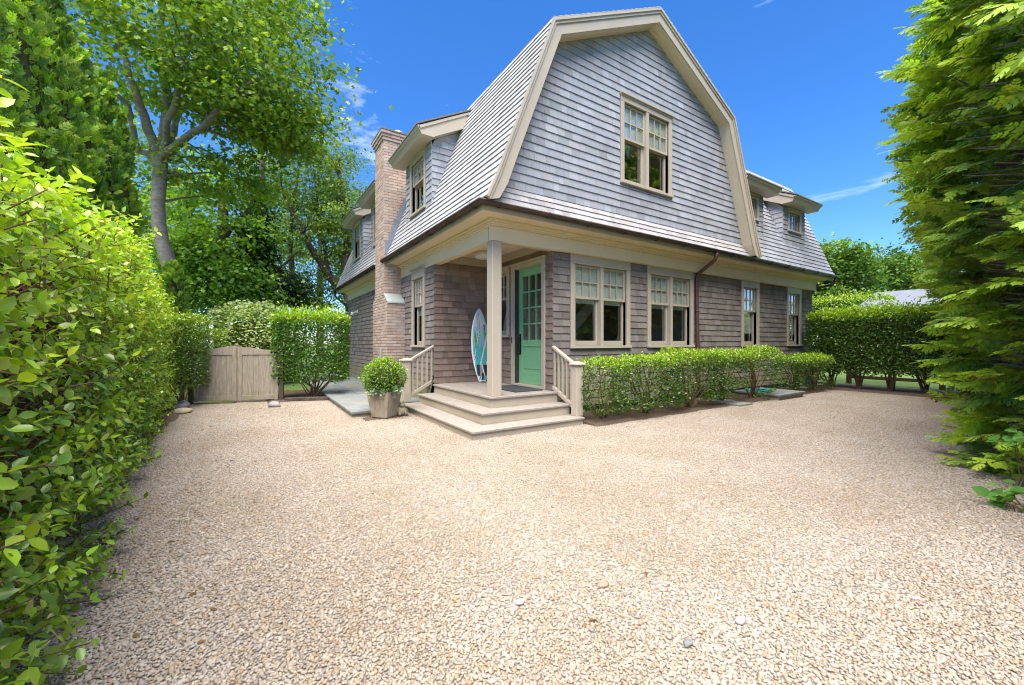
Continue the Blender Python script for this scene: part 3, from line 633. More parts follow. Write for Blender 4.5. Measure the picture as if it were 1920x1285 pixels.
# upper slopes: planes under a layer of shingles; only their edges show from the ground
UP = [(.726, 5.975), (KP, PZ)]; uf, UL = prof_map(UP)
def M_upl(s, h, t): a, z, na, nz_ = uf(t); return (a + na * h, s, z + nz_ * h)
def M_upr(s, h, t): a, z, na, nz_ = uf(t); return (2 * KP - a - na * h, s, z + nz_ * h)
def M_upw(s, h, t): a, z, na, nz_ = uf(t); return (s, a + na * h, z + nz_ * h)
ul = skin('roof_slope', M_upl, -.50, VEND + .38, UL, BACK, -.012); ur = skin('roof_slope', M_upr, -.50, VEND + .38, UL, BACK, -.012); skin('roof_slope', M_upw, 3.2, UEND, UL, BACK, -.012)
field(ul, M_upl, 0, UL, .125, lambda t: [(-.54, 1.4)], SH_ROOF, cat='roof_shingle', th=.02); field(ur, M_upr, 0, UL, .125, lambda t: [(-.54, .4)], SH_ROOF, cat='roof_shingle', th=.02)
rr = skin('roof_slope', M_right, -.50, 1.6, PL, BACK, -.01); field(rr, M_right, 0, PL, .125, lambda t: [(-.54, .3)], SH_ROOF, cat='roof_shingle', th=.018)
MB().poly([(UEND - .2, a, z) for a, z in PROF + [(KP, PZ), (2 * KP - .726, 5.975), (2 * KP + .37, 3.165)]], [tuple(range(7))]).build('end_gable', BACK, house)
MB().poly([(a, VEND + .3, z) for a, z in PROF + [(KP, PZ), (2 * KP - .726, 5.975), (2 * KP + .37, 3.165)]], [tuple(range(7))]).build('back_gable', BACK, house)

# ---- rake boards and soffits of the gable
def offset_poly(p, d):
    """inward offset of an open polyline (towards the inside of the gable)"""
    out = []
    for i, q in enumerate(p):
        ds = []
        for a, b_ in ((i - 1, i), (i, i + 1)):
            if a >= 0 and b_ < len(p):
                v = Vector(p[b_]) - Vector(p[a]); v.normalize(); ds.append(Vector((v.y, -v.x)))
        if len(ds) == 2:
            s_ = (ds[0] + ds[1]); s_ /= s_.length_squared; s_ *= 2 * 1.0
            n_ = (ds[0] + ds[1]).normalized(); k = 1 / n_.dot(ds[0]); out.append((q[0] + n_.x * d * k, q[1] + n_.y * d * k))
        else: out.append((q[0] + ds[0].x * d, q[1] + ds[0].y * d))
    return out
half = [(-.395, 3.165), (-.245, 3.49), (-.10, 3.87), (.726, 5.968), (KP, PZ - .01)]
RAKE = half + [(2 * KP - x, z) for x, z in half[-2::-1]]
in1 = offset_poly(RAKE, .215); o0 = offset_poly(RAKE, .0); c1_ = offset_poly(RAKE, .035); c2_ = offset_poly(RAKE, .075)
in1[0] = (in1[0][0] + .02, 3.175); in1[-1] = (in1[-1][0] - .02, 3.175)
def rake_strip(a, b_, y0, y1, name, mat=TRIM, bev=0.0):
    for (i, j) in ((0, 3), (3, 4), (4, 5), (5, 8)):
        mb = MB()
        for k in range(i, j):
            mb.hexa([(a[k][0], y0, a[k][1]), (a[k + 1][0], y0, a[k + 1][1]), (b_[k + 1][0], y0, b_[k + 1][1]), (b_[k][0], y0, b_[k][1])],
                    [(a[k][0], y1, a[k][1]), (a[k + 1][0], y1, a[k + 1][1]), (b_[k + 1][0], y1, b_[k + 1][1]), (b_[k][0], y1, b_[k][1])])
        mb.build(name, mat, house)
rake_strip(c2_, in1, -.512, -.49, 'rake_board'); rake_strip(c1_, c2_, -.530, -.4905, 'rake_moulding'); rake_strip(o0, c1_, -.548, -.4905, 'rake_moulding')
in2 = offset_poly(RAKE, .195); in3 = offset_poly(RAKE, .20)
sofs = offset_poly(RAKE, .19); sofe = offset_poly(RAKE, .205)
for q_, d_ in ((sofs, .19), (sofe, .205)): q_[0] = (-.395 + d_ + .005, 3.18); q_[-1] = (2 * KP + .395 - d_ - .005, 3.18)
for (i, j) in ((0, 3), (3, 4), (4, 5), (5, 8)):                  # soffit boards, with fine grooves
    nb = 5
    for b_ in range(nb):
        y0 = -.489 + (.489 + GW) * b_ / nb + .001; y1 = -.489 + (.489 + GW) * (b_ + 1) / nb - .001; mb = MB()
        for k in range(i, j):
            mb.hexa([(sofs[k][0], y0, sofs[k][1]), (sofs[k + 1][0], y0, sofs[k + 1][1]), (sofe[k + 1][0], y0, sofe[k + 1][1]), (sofe[k][0], y0, sofe[k][1])],
                    [(sofs[k][0], y1, sofs[k][1]), (sofs[k + 1][0], y1, sofs[k + 1][1]), (sofe[k + 1][0], y1, sofe[k + 1][1]), (sofe[k][0], y1, sofe[k][1])])
        mb.build('rake_soffit', SOFF_BOUNCE, house)
# ---- gable wall
gin = sofe
def gab(t):
    xs = []
    for (x0, z0), (x1, z1) in zip(gin[:-1], gin[1:]):
        if min(z0, z1) <= t <= max(z0, z1): xs.append(x0 + (x1 - x0) * (t - z0) / (z1 - z0 + 1e-9))
    if len(xs) < 2: return [(gin[0][0], gin[-1][0])] if t < 4 else [(KP, KP)]
    return [(min(xs) - .01, max(xs) + .01)]
GWIN = (2.404, 3.814, 4.007, 5.575)
go_ = opening(*GWIN, head=.14, cw=.085)
gz = [3.40] + [p[1] for p in gin[1:5]]
gw_ = MB()                                                     # slab with a hole, cut into strips
zs = sorted(set([3.40, go_[2], go_[3]] + [p[1] for p in gin[1:5]]))
for z0, z1 in zip(zs[:-1], zs[1:]):
    (a0, a1), (b0, b1) = gab(z0 + 1e-3)[0], gab(z1 - 1e-3)[0]
    segs = [((a0, a1), (b0, b1))]
    if z0 >= go_[2] - 1e-6 and z1 <= go_[3] + 1e-6: segs = [((a0, go_[0]), (b0, go_[0])), ((go_[1], a1), (go_[1], b1))]
    for (p0, p1), (q0, q1) in segs:
        gw_.hexa([(p0, GW, z0), (p1, GW, z0), (p1, GW + .12, z0), (p0, GW + .12, z0)], [(q0, GW, z1), (q1, GW, z1), (q1, GW + .12, z1), (q0, GW + .12, z1)])
gable_wall = gw_.build('gable_wall', BACK, house)
window(MV(GW), *GWIN, pair=True, head=.14, cw=.085, shade=.44, zsplit=.55)
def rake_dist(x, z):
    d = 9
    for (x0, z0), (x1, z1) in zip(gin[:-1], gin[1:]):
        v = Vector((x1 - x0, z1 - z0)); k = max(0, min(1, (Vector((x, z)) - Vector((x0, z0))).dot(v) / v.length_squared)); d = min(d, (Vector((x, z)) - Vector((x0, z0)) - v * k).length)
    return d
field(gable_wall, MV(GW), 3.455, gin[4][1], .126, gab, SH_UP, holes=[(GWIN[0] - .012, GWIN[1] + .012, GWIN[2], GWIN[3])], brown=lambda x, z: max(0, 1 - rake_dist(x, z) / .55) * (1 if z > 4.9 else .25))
rm2 = MB(); rm2.box(.9, 5.4, 2.6, 2.7, 3.9, 5.95); rm2.box(.6, 5.7, -.12, 2.6, 3.86, 3.9); rm2.box(.9, 5.4, -.13, 2.59, 5.9, 5.94); rm2.box(5.3, 5.4, -.13, 2.59, 3.91, 5.89); rm2.box(.9, 1.0, -.13, 2.59, 3.91, 5.89); rm2.build('inner_wall', ROOM, house)

# ---- dormers
RS = (5.975 - 3.85) / .826
def dormer(M, Mside, s0, s1, ztop, slope, win, sides, ov=.17, fas=.335, ptop=5.7, shade=.45, lites=(3, 2), sashes=2, zb=3.86, rm_=None):
    """front wall at h=0 between s0 and s1; shed roof falling towards the front"""
    zu = ztop - .135 + slope * .0                              # underside of the roof at the wall
    hole = opening(*win, head=.11, cw=.075)
    mb = MB()
    ss = [s0, hole[0], hole[1], s1]; zs_ = [zb - .05, hole[2], hole[3], zu + .06]
    for i in range(3):
        for j in range(3):
            if i == 1 and j == 1: continue
            bx(mb, M, ss[i], ss[i + 1], -.08, 0, zs_[j], zs_[j + 1])
    dw = mb.build('dormer_wall', BACK, house)
    field(dw, M, zb - .03, zu + .01, .128, lambda t: [(s0 - .012, s1 + .012)], SH_UP, holes=[(win[0] - .012, win[1] + .012, win[2], win[3])], w=(.08, .18))
    window(M, *win, pair=False, head=.11, cw=.075, shade=shade, lites=lites, sashes=sashes, back=ROOM, cap=.06)
    for sd in sides:                                           # cheek walls
        sc = s0 if sd < 0 else s1
        def bnd(t):
            b0 = 0.0 if t < zu else (t - zu) / slope; b1 = (t - zb) / RS
            return [(min(b0, b1), b1)]
        tmax = zb + RS * (zu - zb) / (RS - slope) * 1.0
        d1 = (zu - zb) / (RS - slope); tm = zu + slope * d1
        Mc = (lambda s_, h, z: M(sc + sd * h, -s_, z))
        MB().prism([Mc(0, 0, zb), Mc(d1, 0, tm), Mc(0, 0, zu)], Vector(Mc(0, -.05, zb)) - Vector(Mc(0, 0, zb))).build('dormer_cheek', BACK, house)
        field(dw, Mc, zb, tm - .02, .128, bnd, SH_UP, w=(.08, .2))
    # roof slab: fascia, soffit, roof edge
    q0, q1 = s0 - ov, s1 + ov; D_ = (ztop + slope * fas - zb + .1) / (RS - slope) + .05
    def pt(s_, h, z): return M(s_, h, z)
    sec = [(fas, ztop - .012), (fas - .075, ztop - .145), (.02, ztop - .145 + .0), (0, zu + .012), (-D_, zu + .012 + slope * D_), (-D_, ztop - .012 + slope * (D_ + fas))]
    mb = MB(); a = [pt(q0, h, z) for h, z in sec]; mb.prism(a, Vector(pt(q1, 0, 0)) - Vector(pt(q0, 0, 0))); dr = mb.build('dormer_roof', TRIM, house)
    sec2 = [(fas + .018, ztop - .010), (fas - .004, ztop - .048), (fas - .02, ztop - .048), (fas - .03, ztop - .010)]
    mb = MB(); mb.prism([pt(q0 - .02, h, z) for h, z in sec2], Vector(pt(q1 + .02, 0, 0)) - Vector(pt(q0 - .02, 0, 0))); mb.build('dormer_crown', TRIM, dr)
    for qq, sg in ((q0, -1), (q1, 1)):
        sec3 = [(fas - .02, ztop - .012), (fas - .05, ztop - .055), (-D_, ztop - .055 + slope * (D_ + fas) - .0), (-D_, ztop - .012 + slope * (D_ + fas))]
        mb = MB(); mb.prism([pt(qq, h, z) for h, z in sec3], Vector(pt(qq + sg * .02, 0, 0)) - Vector(pt(qq, 0, 0))); mb.build('dormer_crown', TRIM, dr)
    sec4 = [(fas + .03, ztop - .0085), (-D_, ztop - .0085 + slope * (D_ + fas + .03)), (-D_, ztop + .02 + slope * (D_ + fas + .03)), (fas + .03, ztop + .018)]
    mb = MB(); mb.prism([pt(q0 - .035, h, z) for h, z in sec4], Vector(pt(q1 + .035, 0, 0)) - Vector(pt(q0 - .035, 0, 0))); mb.build('dormer_shingles', SH_EDGE, dr)
SH_EDGE = plain('shingle_edge', (0.17, 0.15, 0.135), .9, var=.5, scale=30, stretch=(1, 1, 4))
for off in (0, 3.11, 5.57):
    dormer(MU(-.10), None, 2.12 + off, 3.57 + off, 5.20, .525, (2.40 + off, 3.29 + off, 3.87, 5.06), (-1, 1))
for u0 in (6.42, 8.68):
    dormer(MV(-.10), None, u0, u0 + 1.22, 4.955, .50, (u0 + .235, u0 + .985, 4.17, 4.80), (-1, 1), ov=.15, fas=.355, shade=None, lites=(3, 2), sashes=1)

# ---- chimney
def bricks(parent, x0, x1, y0, y1, z0, z1, proud=0.0):
    ch, bl = .0665, .205; nz_ = round((z1 - z0) / ch); ch = (z1 - z0) / nz_
    pal = [(.47, .33, .26), (.50, .365, .29), (.53, .40, .32), (.44, .305, .24), (.51, .40, .33), (.46, .355, .30), (.41, .32, .275)]
    for face in ('x', 'y'):
        a0, a1 = (y0, y1) if face == 'x' else (x0, x1)
        for r_ in range(nz_):
            za, zb_ = z0 + r_ * ch + .005, z0 + (r_ + 1) * ch - .005
            s = a0 - (bl / 2 if r_ % 2 else 0)
            while s < a1 - .01:
                e = s + bl; p, q = max(s, a0), min(e, a1); s = e
                if q - p < .02: continue
                p += .005 if p > a0 else 0; q -= .005 if q < a1 else 0
                d = .010 + random.uniform(-.003, .003)
                if face == 'x': vs = [(x0, p, za), (x0, q, za), (x0, q, zb_), (x0, p, zb_), (x0 - d, p, za), (x0 - d, q, za), (x0 - d, q, zb_), (x0 - d, p, zb_)]
                else: vs = [(p - (.01 if p == a0 else 0), y0, za), (q, y0, za), (q, y0, zb_), (p - (.01 if p == a0 else 0), y0, zb_), (p - (.0095 if p == a0 else 0), y0 - d, za), (q, y0 - d, za), (q, y0 - d, zb_), (p - (.0095 if p == a0 else 0), y0 - d, zb_)]
                c = np.array(random.choice(pal)) * random.uniform(.92, 1.1)
                PIECES.append(('brick', parent, BRICK, vs, c, None, seen_area(vs[4:8])))
BRF = np.array([(4, 5, 6, 7), (0, 1, 5, 4), (0, 4, 7, 3), (1, 2, 6, 5), (3, 7, 6, 2)])
CX0, CX1 = -.405, .46
chm = MB(); chm.box(CX0, CX1, 3.995, 5.25, .0, 2.15); chm.box(CX0 + .001, CX1, 4.28, 5.02, 2.15, 6.0)
chm.hexa([(CX0, 3.996, 2.15), (CX1, 3.996, 2.15), (CX1, 5.249, 2.15), (CX0, 5.249, 2.15)], [(CX0 + .0005, 4.279, 2.32), (CX1, 4.279, 2.32), (CX1, 5.021, 2.32), (CX0 + .0005, 5.021, 2.32)])
chim = chm.build('chimney', MORTAR, house)
bricks(chim, CX0, .0, 3.995, 5.25, .0, 2.15); bricks(chim, CX0, CX1, 4.28, 5.02, 2.33, 5.90)
for k in range(3):
    z = 2.155 + k * .058; bricks(chim, CX0, CX0 + .002, 3.995 + .1 * (k + .5), 5.25 - .085 * (k + .5), z, z + .055)
for k, ex in enumerate((.025, .05, .075)):
    z = 5.905 + k * .068
    MB().box(CX0 - ex, CX1 + ex, 4.28 - ex, 5.02 + ex, z, z + .0675).build('cap_core', MORTAR, chim); bricks(chim, CX0 - ex, CX1 + ex, 4.28 - ex, 5.02 + ex, z, z + .068)
MB().box(CX0 - .09, CX1 + .09, 4.18, 5.12, 6.1095, 6.14).build('cap_stone', plain('cap_slate', (.16, .14, .125), .8), chim)
fl = MB(); fl.lathe((.02, 4.62, 6.141), [(.085, 0), (.085, .07), (.125, .075), (.125, .10), (.12, .19), (.11, .20)], 20); fl.build('flue_cap', plain('pale_flue_metal', (.62, .58, .52), .45, metal=.3), chim)
sh1 = MB(); sh1.hexa([(CX0 - .012, 3.965, 2.125), (.0, 3.965, 2.125), (.0, 4.27, 2.345), (CX0 - .012, 4.27, 2.345)], [(CX0 - .012, 3.972, 2.155), (.0, 3.972, 2.155), (.0, 4.272, 2.372), (CX0 - .012, 4.272, 2.372)]); sh1.build('shoulder_cap', CONC, chim)
sh2 = MB(); sh2.hexa([(CX0 - .012, 5.03, 2.345), (.0, 5.03, 2.345), (.0, 5.28, 2.125), (CX0 - .012, 5.28, 2.125)], [(CX0 - .012, 5.03, 2.372), (.0, 5.03, 2.372), (.0, 5.285, 2.15), (CX0 - .012, 5.285, 2.15)]); sh2.build('shoulder_cap', CONC, chim)
for k in range(7):                                             # stepped flashing up the roof slope
    t = .12 + k * .19; a, z, na, nz_ = pf(t); a2, z2_, _, _ = pf(t + .19)
    yy = 4.263 - .0016 * k; MB().prism([(a - .06, yy, z - .02), (a2 + .02, yy, z2_ - .02), (a2 + .02, yy, z2_ + .13), (a - .06, yy, z2_ + .13)], (0, .0012, 0)).build('flashing', LEAD, chim)
MB().tube([(-.46, 4.35, 0.1), (-.46, 4.35, 1.13)], .012, 8).build('vent_pipe', plain('verdigris', (.12, .2, .17), .6), house)
fld = MB(); fld.box(-.05, -.02, 8.75, 8.85, 2.2, 2.3); fld.tube([(-.05, 8.8, 2.25), (-.16, 8.78, 2.2)], .02, 8); fld.lathe((-.2, 8.78, 2.13), [(.03, .1), (.06, 0)], 10); fld.build('flood_lamp', WHITE, house)

# ---- front door
dr = MB()
M = MU(DW); v0, v1, z0, z1 = .378, 1.242, D0 + .035, 2.607; H0, H1 = -.13, -.088
bx(dr, M, v0, v0 + .11, H0, H1, z0, z1); bx(dr, M, v1 - .11, v1, H0, H1, z0, z1); bx(dr, M, v0 + .11, v1 - .11, H0, H1, 2.46, z1); bx(dr, M, v0 + .11, v1 - .11, H0, H1, 1.16, 1.285); bx(dr, M, v0 + .11, v1 - .11, H0, H1, z0, .69)
door = dr.build('door', GREEN, house, bevel=.004)
mb = MB(); bx(mb, M, v0 + .11, v1 - .11, H0 + .01, H1 - .014, .69, 1.16); mb.build('door_panel', GREEN, door)
mb = MB(); bx(mb, M, v0 + .17, v1 - .17, H1 - .0135, H1 - .006, .75, 1.10); mb.build('raised_panel', GREEN, door, bevel=.005)
li0, li1, lz0, lz1 = v0 + .11, v1 - .11, 1.285, 2.46
mb = MB()
for k in (1, 2): x = li0 + (li1 - li0) * k / 3; bx(mb, M, x - .013, x + .013, H0 + .008, H1 - .005, lz0, lz1)
for k in (1, 2, 3):
    z = lz0 + (lz1 - lz0) * k / 4
    for j in range(3): bx(mb, M, li0 + (li1 - li0) * j / 3 + (.013 if j else 0), li0 + (li1 - li0) * (j + 1) / 3 - (.013 if j < 2 else 0), H0 + .008, H1 - .006, z - .013, z + .013)
mb.build('muntin', GREEN, door)
for j in range(3):
    for k in range(4):
        x0, x1 = li0 + (li1 - li0) * j / 3, li0 + (li1 - li0) * (j + 1) / 3; q0, q1 = lz0 + (lz1 - lz0) * k / 4, lz0 + (lz1 - lz0) * (k + 1) / 4
        MB().poly([M(x0, -.11, q0), M(x1, -.11, q0), M(x1, -.11, q1), M(x0, -.11, q1)], [(0, 1, 2, 3)]).build('pane', GLASS, door)
mb = MB(); bx(mb, M, v1 - .085, v1 - .03, H1, H1 + .012, 1.02, 1.40); hn = mb.build('handle', IRON, door, bevel=.003)
mb = MB(); mb.tube([M(v1 - .057, H1, 1.25), M(v1 - .057, H1 + .055, 1.24), M(v1 - .057, H1 + .06, 1.1), M(v1 - .057, H1 + .05, 1.03), M(v1 - .057, H1, 1.02)], .012, 8); mb.lathe(M(v1 - .057, H1 + .02, 1.31), [(.022, 0), (.022, .03)], 12); mb.build('pull', IRON, door)
mb = MB(); bx(mb, M, dcas[0], .3745, -.14, .034, D0 + .001, dcas[3] - .10); bx(mb, M, 1.2455, dcas[1], -.14, .034, D0 + .001, dcas[3] - .10); bx(mb, M, dcas[0], dcas[1], -.14, .036, dcas[3] - .0995, dcas[3] - .03); bx(mb, M, dcas[0] - .02, dcas[1] + .02, 0, .07, dcas[3] - .0295, dcas[3]); mb.build('door_casing', TRIM, house, bevel=.003)
mb = MB(); bx(mb, M, .375, 1.2449, -.14, .03, D0 + .001, D0 + .034); mb.build('threshold', TRIM, house, bevel=.003)
mb = MB(); bx(mb, M, 1.285, 1.30, .035, .045, 1.22, 1.34); mb.build('doorbell', IRON, house)

# ---- porch deck and wrapping steps
N0, N1, N2 = -.066, -.37, -.674; Z1, Z2 = .276, .119; RR, LL = 1.205, 2.16
deck_y = list(np.linspace(N0 + .14, PS - .002, 16))
for a, b_ in zip(deck_y[:-1], deck_y[1:]): MB().box(N0 + .1405, DW - .002, a + .0015, b_ - .0015, D0 - .028, D0).build('deck_board', DECKB, house, bevel=.003)
def tier(a, b_, z, th=.030, nb=2):
    for k in range(nb):
        p = a + (b_ - a) * k / nb + (.0015 if k else 0); q = a + (b_ - a) * (k + 1) / nb - .0015
        for poly in ([(p, p), (RR, p), (RR, q), (q, q)], [(p, p), (q, q), (q, LL), (p, LL)]):
            poly = [(x, y) for x, y in poly]
            mb = MB(); mb.prism([(x, y, z - th) for x, y in poly], (0, 0, th)); mb.build('tread_board', DECKB, house, bevel=.004)
tier(N0, N0 + .14, D0, nb=1); tier(N1, N1 + .334, Z1, nb=2); tier(N2, N2 + .334, Z2, nb=2)
def riser(a, zt, zb_, e):
    mb = MB(); mb.prism([(x, y, zb_) for x, y in ((a, a), (RR - .012, a), (RR - .012, a + .02), (a + .02, a + .02), (a + .02, LL - .012), (a, LL - .012))], (0, 0, zt - zb_)); return mb.build('riser', RISER, house)
riser(N0 + .03, D0 - .0285, Z1, 0); riser(N1 + .03, Z1 - .0305, Z2, 0); riser(N2 + .03, Z2 - .0305, -.02, 0)
for (a, zt) in ((N2 + .051, Z2 - .031), (N1 + .051, Z1 - .031), (N0 + .051, D0 - .031)):      # closed ends
    MB().box(a, DW, LL - .0315, LL - .012, -.02, zt).box(RR - .0315, RR - .012, a, FW, -.02, zt).build('step_side', RISER, house)
# ---- railings
def railing(nx, ny, wx, wy, zr0, zr1, zb0, zb1, axis):
    """newel at (nx, ny); rails rise from it to the wall at (wx, wy)"""
    w = .132
    nw = MB().box(nx, nx + w, ny, ny + w, Z2, .875).build('newel', TRIM, house, bevel=.005)
    c = (nx + w / 2, ny + w / 2); e = .095
    mb = MB(); mb.box(c[0] - .08, c[0] + .08, c[1] - .08, c[1] + .08, .8755, .893)
    mb.hexa([(c[0] - e, c[1] - e, .8935), (c[0] + e, c[1] - e, .8935), (c[0] + e, c[1] + e, .8935), (c[0] - e, c[1] + e, .8935)], [(c[0] - e, c[1] - e, .908), (c[0] + e, c[1] - e, .908), (c[0] + e, c[1] + e, .908), (c[0] - e, c[1] + e, .908)])
    mb.hexa([(c[0] - e, c[1] - e, .9085), (c[0] + e, c[1] - e, .9085), (c[0] + e, c[1] + e, .9085), (c[0] - e, c[1] + e, .9085)], [(c[0] - .03, c[1] - .03, .945), (c[0] + .03, c[1] - .03, .945), (c[0] + .03, c[1] + .03, .945), (c[0] - .03, c[1] + .03, .945)])
    mb.build('newel_cap', TRIM, nw, bevel=.003)
    p = Vector((c[0] if axis == 'y' else nx + w, c[1] if axis == 'x' else ny + w, 0)); q = Vector((wx if axis == 'x' else c[0], wy if axis == 'y' else c[1], 0))
    def P(k, z0_, z1_): v = p.lerp(q, k); return Vector((v.x, v.y, z0_ + (z1_ - z0_) * k))
    MB().bar(P(0, zr0, zr1), P(1, zr0, zr1), .07, .045).build('handrail', TRIM, house, bevel=.008)
    MB().bar(P(0, zb0, zb1), P(1, zb0, zb1), .05, .06).build('bottom_rail', TRIM, house, bevel=.004)
    for k in range(5):
        f = (k + .55) / 5.0; a = P(f, zb0, zb1); b_ = P(f, zr0, zr1)
        MB().box(a.x - .016, a.x + .016, a.y - .016, a.y + .016, a.z + .02, b_.z - .012).build('baluster', TRIM, house)
railing(1.145, -.562, 0, FW - .005, .90, 1.165, .235, .50, 'y'); railing(-.612, 2.20, WL - .005, 0, .90, 1.165, .235, .50, 'x')

# ---- build the shingles and bricks: the largest in view one by one, the rest as one mass per surface
for cat in ('shingle', 'roof_shingle', 'brick'):
    items = sorted([p for p in PIECES if p[0] == cat], key=lambda p: -p[6]); FQ = BRF if cat == 'brick' else SHF
    for p in items[:300]:
        t_ = np.tile(np.asarray(p[4], float) if cat == 'brick' else np.array([p[4]] * 3), (8, 1))
        np_mesh(cat, np.array(p[3]), FQ, p[2], p[1], tint=t_, hue=None if p[5] is None else np.tile(p[5], (8, 1)))
    groups = {}
    for p in items[300:]: groups.setdefault((p[1].name, p[2].name), []).append(p)
    for (pn, mn), q in groups.items():
        V = np.array([x[3] for x in q]).reshape(-1, 3); F = (FQ[None] + (np.arange(len(q)) * 8)[:, None, None]).reshape(-1, 4)
        t_ = np.repeat(np.array([x[4] if cat == 'brick' else [x[4]] * 3 for x in q], float), 8, 0); hu = None if q[0][5] is None else np.repeat(np.array([x[5] for x in q]), 8, 0)
        stuff(np_mesh(cat + '_courses', V, F, MATS[mn], bpy.data.objects[pn], tint=t_, hue=hu))

# ================================================================== PLANTS
def wob(P, seed, f=1.3):
    """smooth pseudo-noise in -1..1 for ragged outlines"""
    r = np.random.default_rng(seed); s = np.zeros(len(P))
    for k in range(5):
        w = r.normal(0, f * (1 + k * .7), 3); s += np.sin(P @ w + r.uniform(0, 6.3)) / (1 + k * .5)
    return s / 2.6
def box_surface(n_, x0, x1, y0, y1, z0, z1, rot=0.0, org=(0, 0), skip=(), rnd=.12, wobble=.06, seed=1, wz=1.0):
    """points and normals on the sides and top of a clipped hedge"""
    A = {'x0': (y1 - y0) * (z1 - z0), 'x1': (y1 - y0) * (z1 - z0), 'y0': (x1 - x0) * (z1 - z0), 'y1': (x1 - x0) * (z1 - z0), 'top': (x1 - x0) * (y1 - y0) * 1.3 * wz}
    for s_ in skip: A[s_] = 0
    ks = list(A); pr = np.array([A[k] for k in ks]); pr = pr / pr.sum(); ch = RNG.choice(5, n_, p=pr)
    u = RNG.uniform(0, 1, (n_, 3)); P = np.stack([x0 + (x1 - x0) * u[:, 0], y0 + (y1 - y0) * u[:, 1], z0 + (z1 - z0) * u[:, 2]], 1); N = np.zeros((n_, 3))
    for i, k in enumerate(ks):
        q = ch == i
        if k == 'x0': P[q, 0] = x0; N[q] = (-1, 0, 0)
        if k == 'x1': P[q, 0] = x1; N[q] = (1, 0, 0)
        if k == 'y0': P[q, 1] = y0; N[q] = (0, -1, 0)
        if k == 'y1': P[q, 1] = y1; N[q] = (0, 1, 0)
        if k == 'top': P[q, 2] = z1; N[q] = (0, 0, 1)
    c = np.array([(x0 + x1) / 2, (y0 + y1) / 2, z1 - .5 * (z1 - z0)]); hs = np.array([(x1 - x0) / 2, (y1 - y0) / 2, (z1 - z0) / 2])
    # round the edges
    q = np.abs(P - c) / hs; over = np.clip(np.partition(q, 1, axis=1)[:, 1] - .8, 0, None) / .2
    P = P - N * (rnd * over ** 2)[:, None] + N * (wob(P, seed) * wobble)[:, None]
    if rot:
        cs, sn = math.cos(rot), math.sin(rot); Rm = np.array([[cs, -sn, 0], [sn, cs, 0], [0, 0, 1]]); P = P @ Rm.T; N = N @ Rm.T
    P[:, 0] += org[0]; P[:, 1] += org[1]
    return P, N
def mixcol(a, b_, k): k = np.clip(k, 0, 1)[:, None]; return np.array(a) * (1 - k) + np.array(b_) * k
def stems(parent, base, tips, r0=.018, mat=None, name='stem'):
    mb = MB()
    for t in tips:
        b_ = Vector(base) + Vector((random.uniform(-.06, .06), random.uniform(-.06, .06), 0)); t = Vector(t); md = b_.lerp(t, .5) + Vector((random.uniform(-.07, .07), random.uniform(-.07, .07), .04))
        r = r0 * random.uniform(.6, 1.1); mb.tube([b_, b_.lerp(md, .5) + Vector((random.uniform(-.02, .02), random.uniform(-.02, .02), .02)), md, t], [r, r * .85, r * .65, r * .35], 6, cap=False)
    return mb.build(name, mat or TWIG, parent)

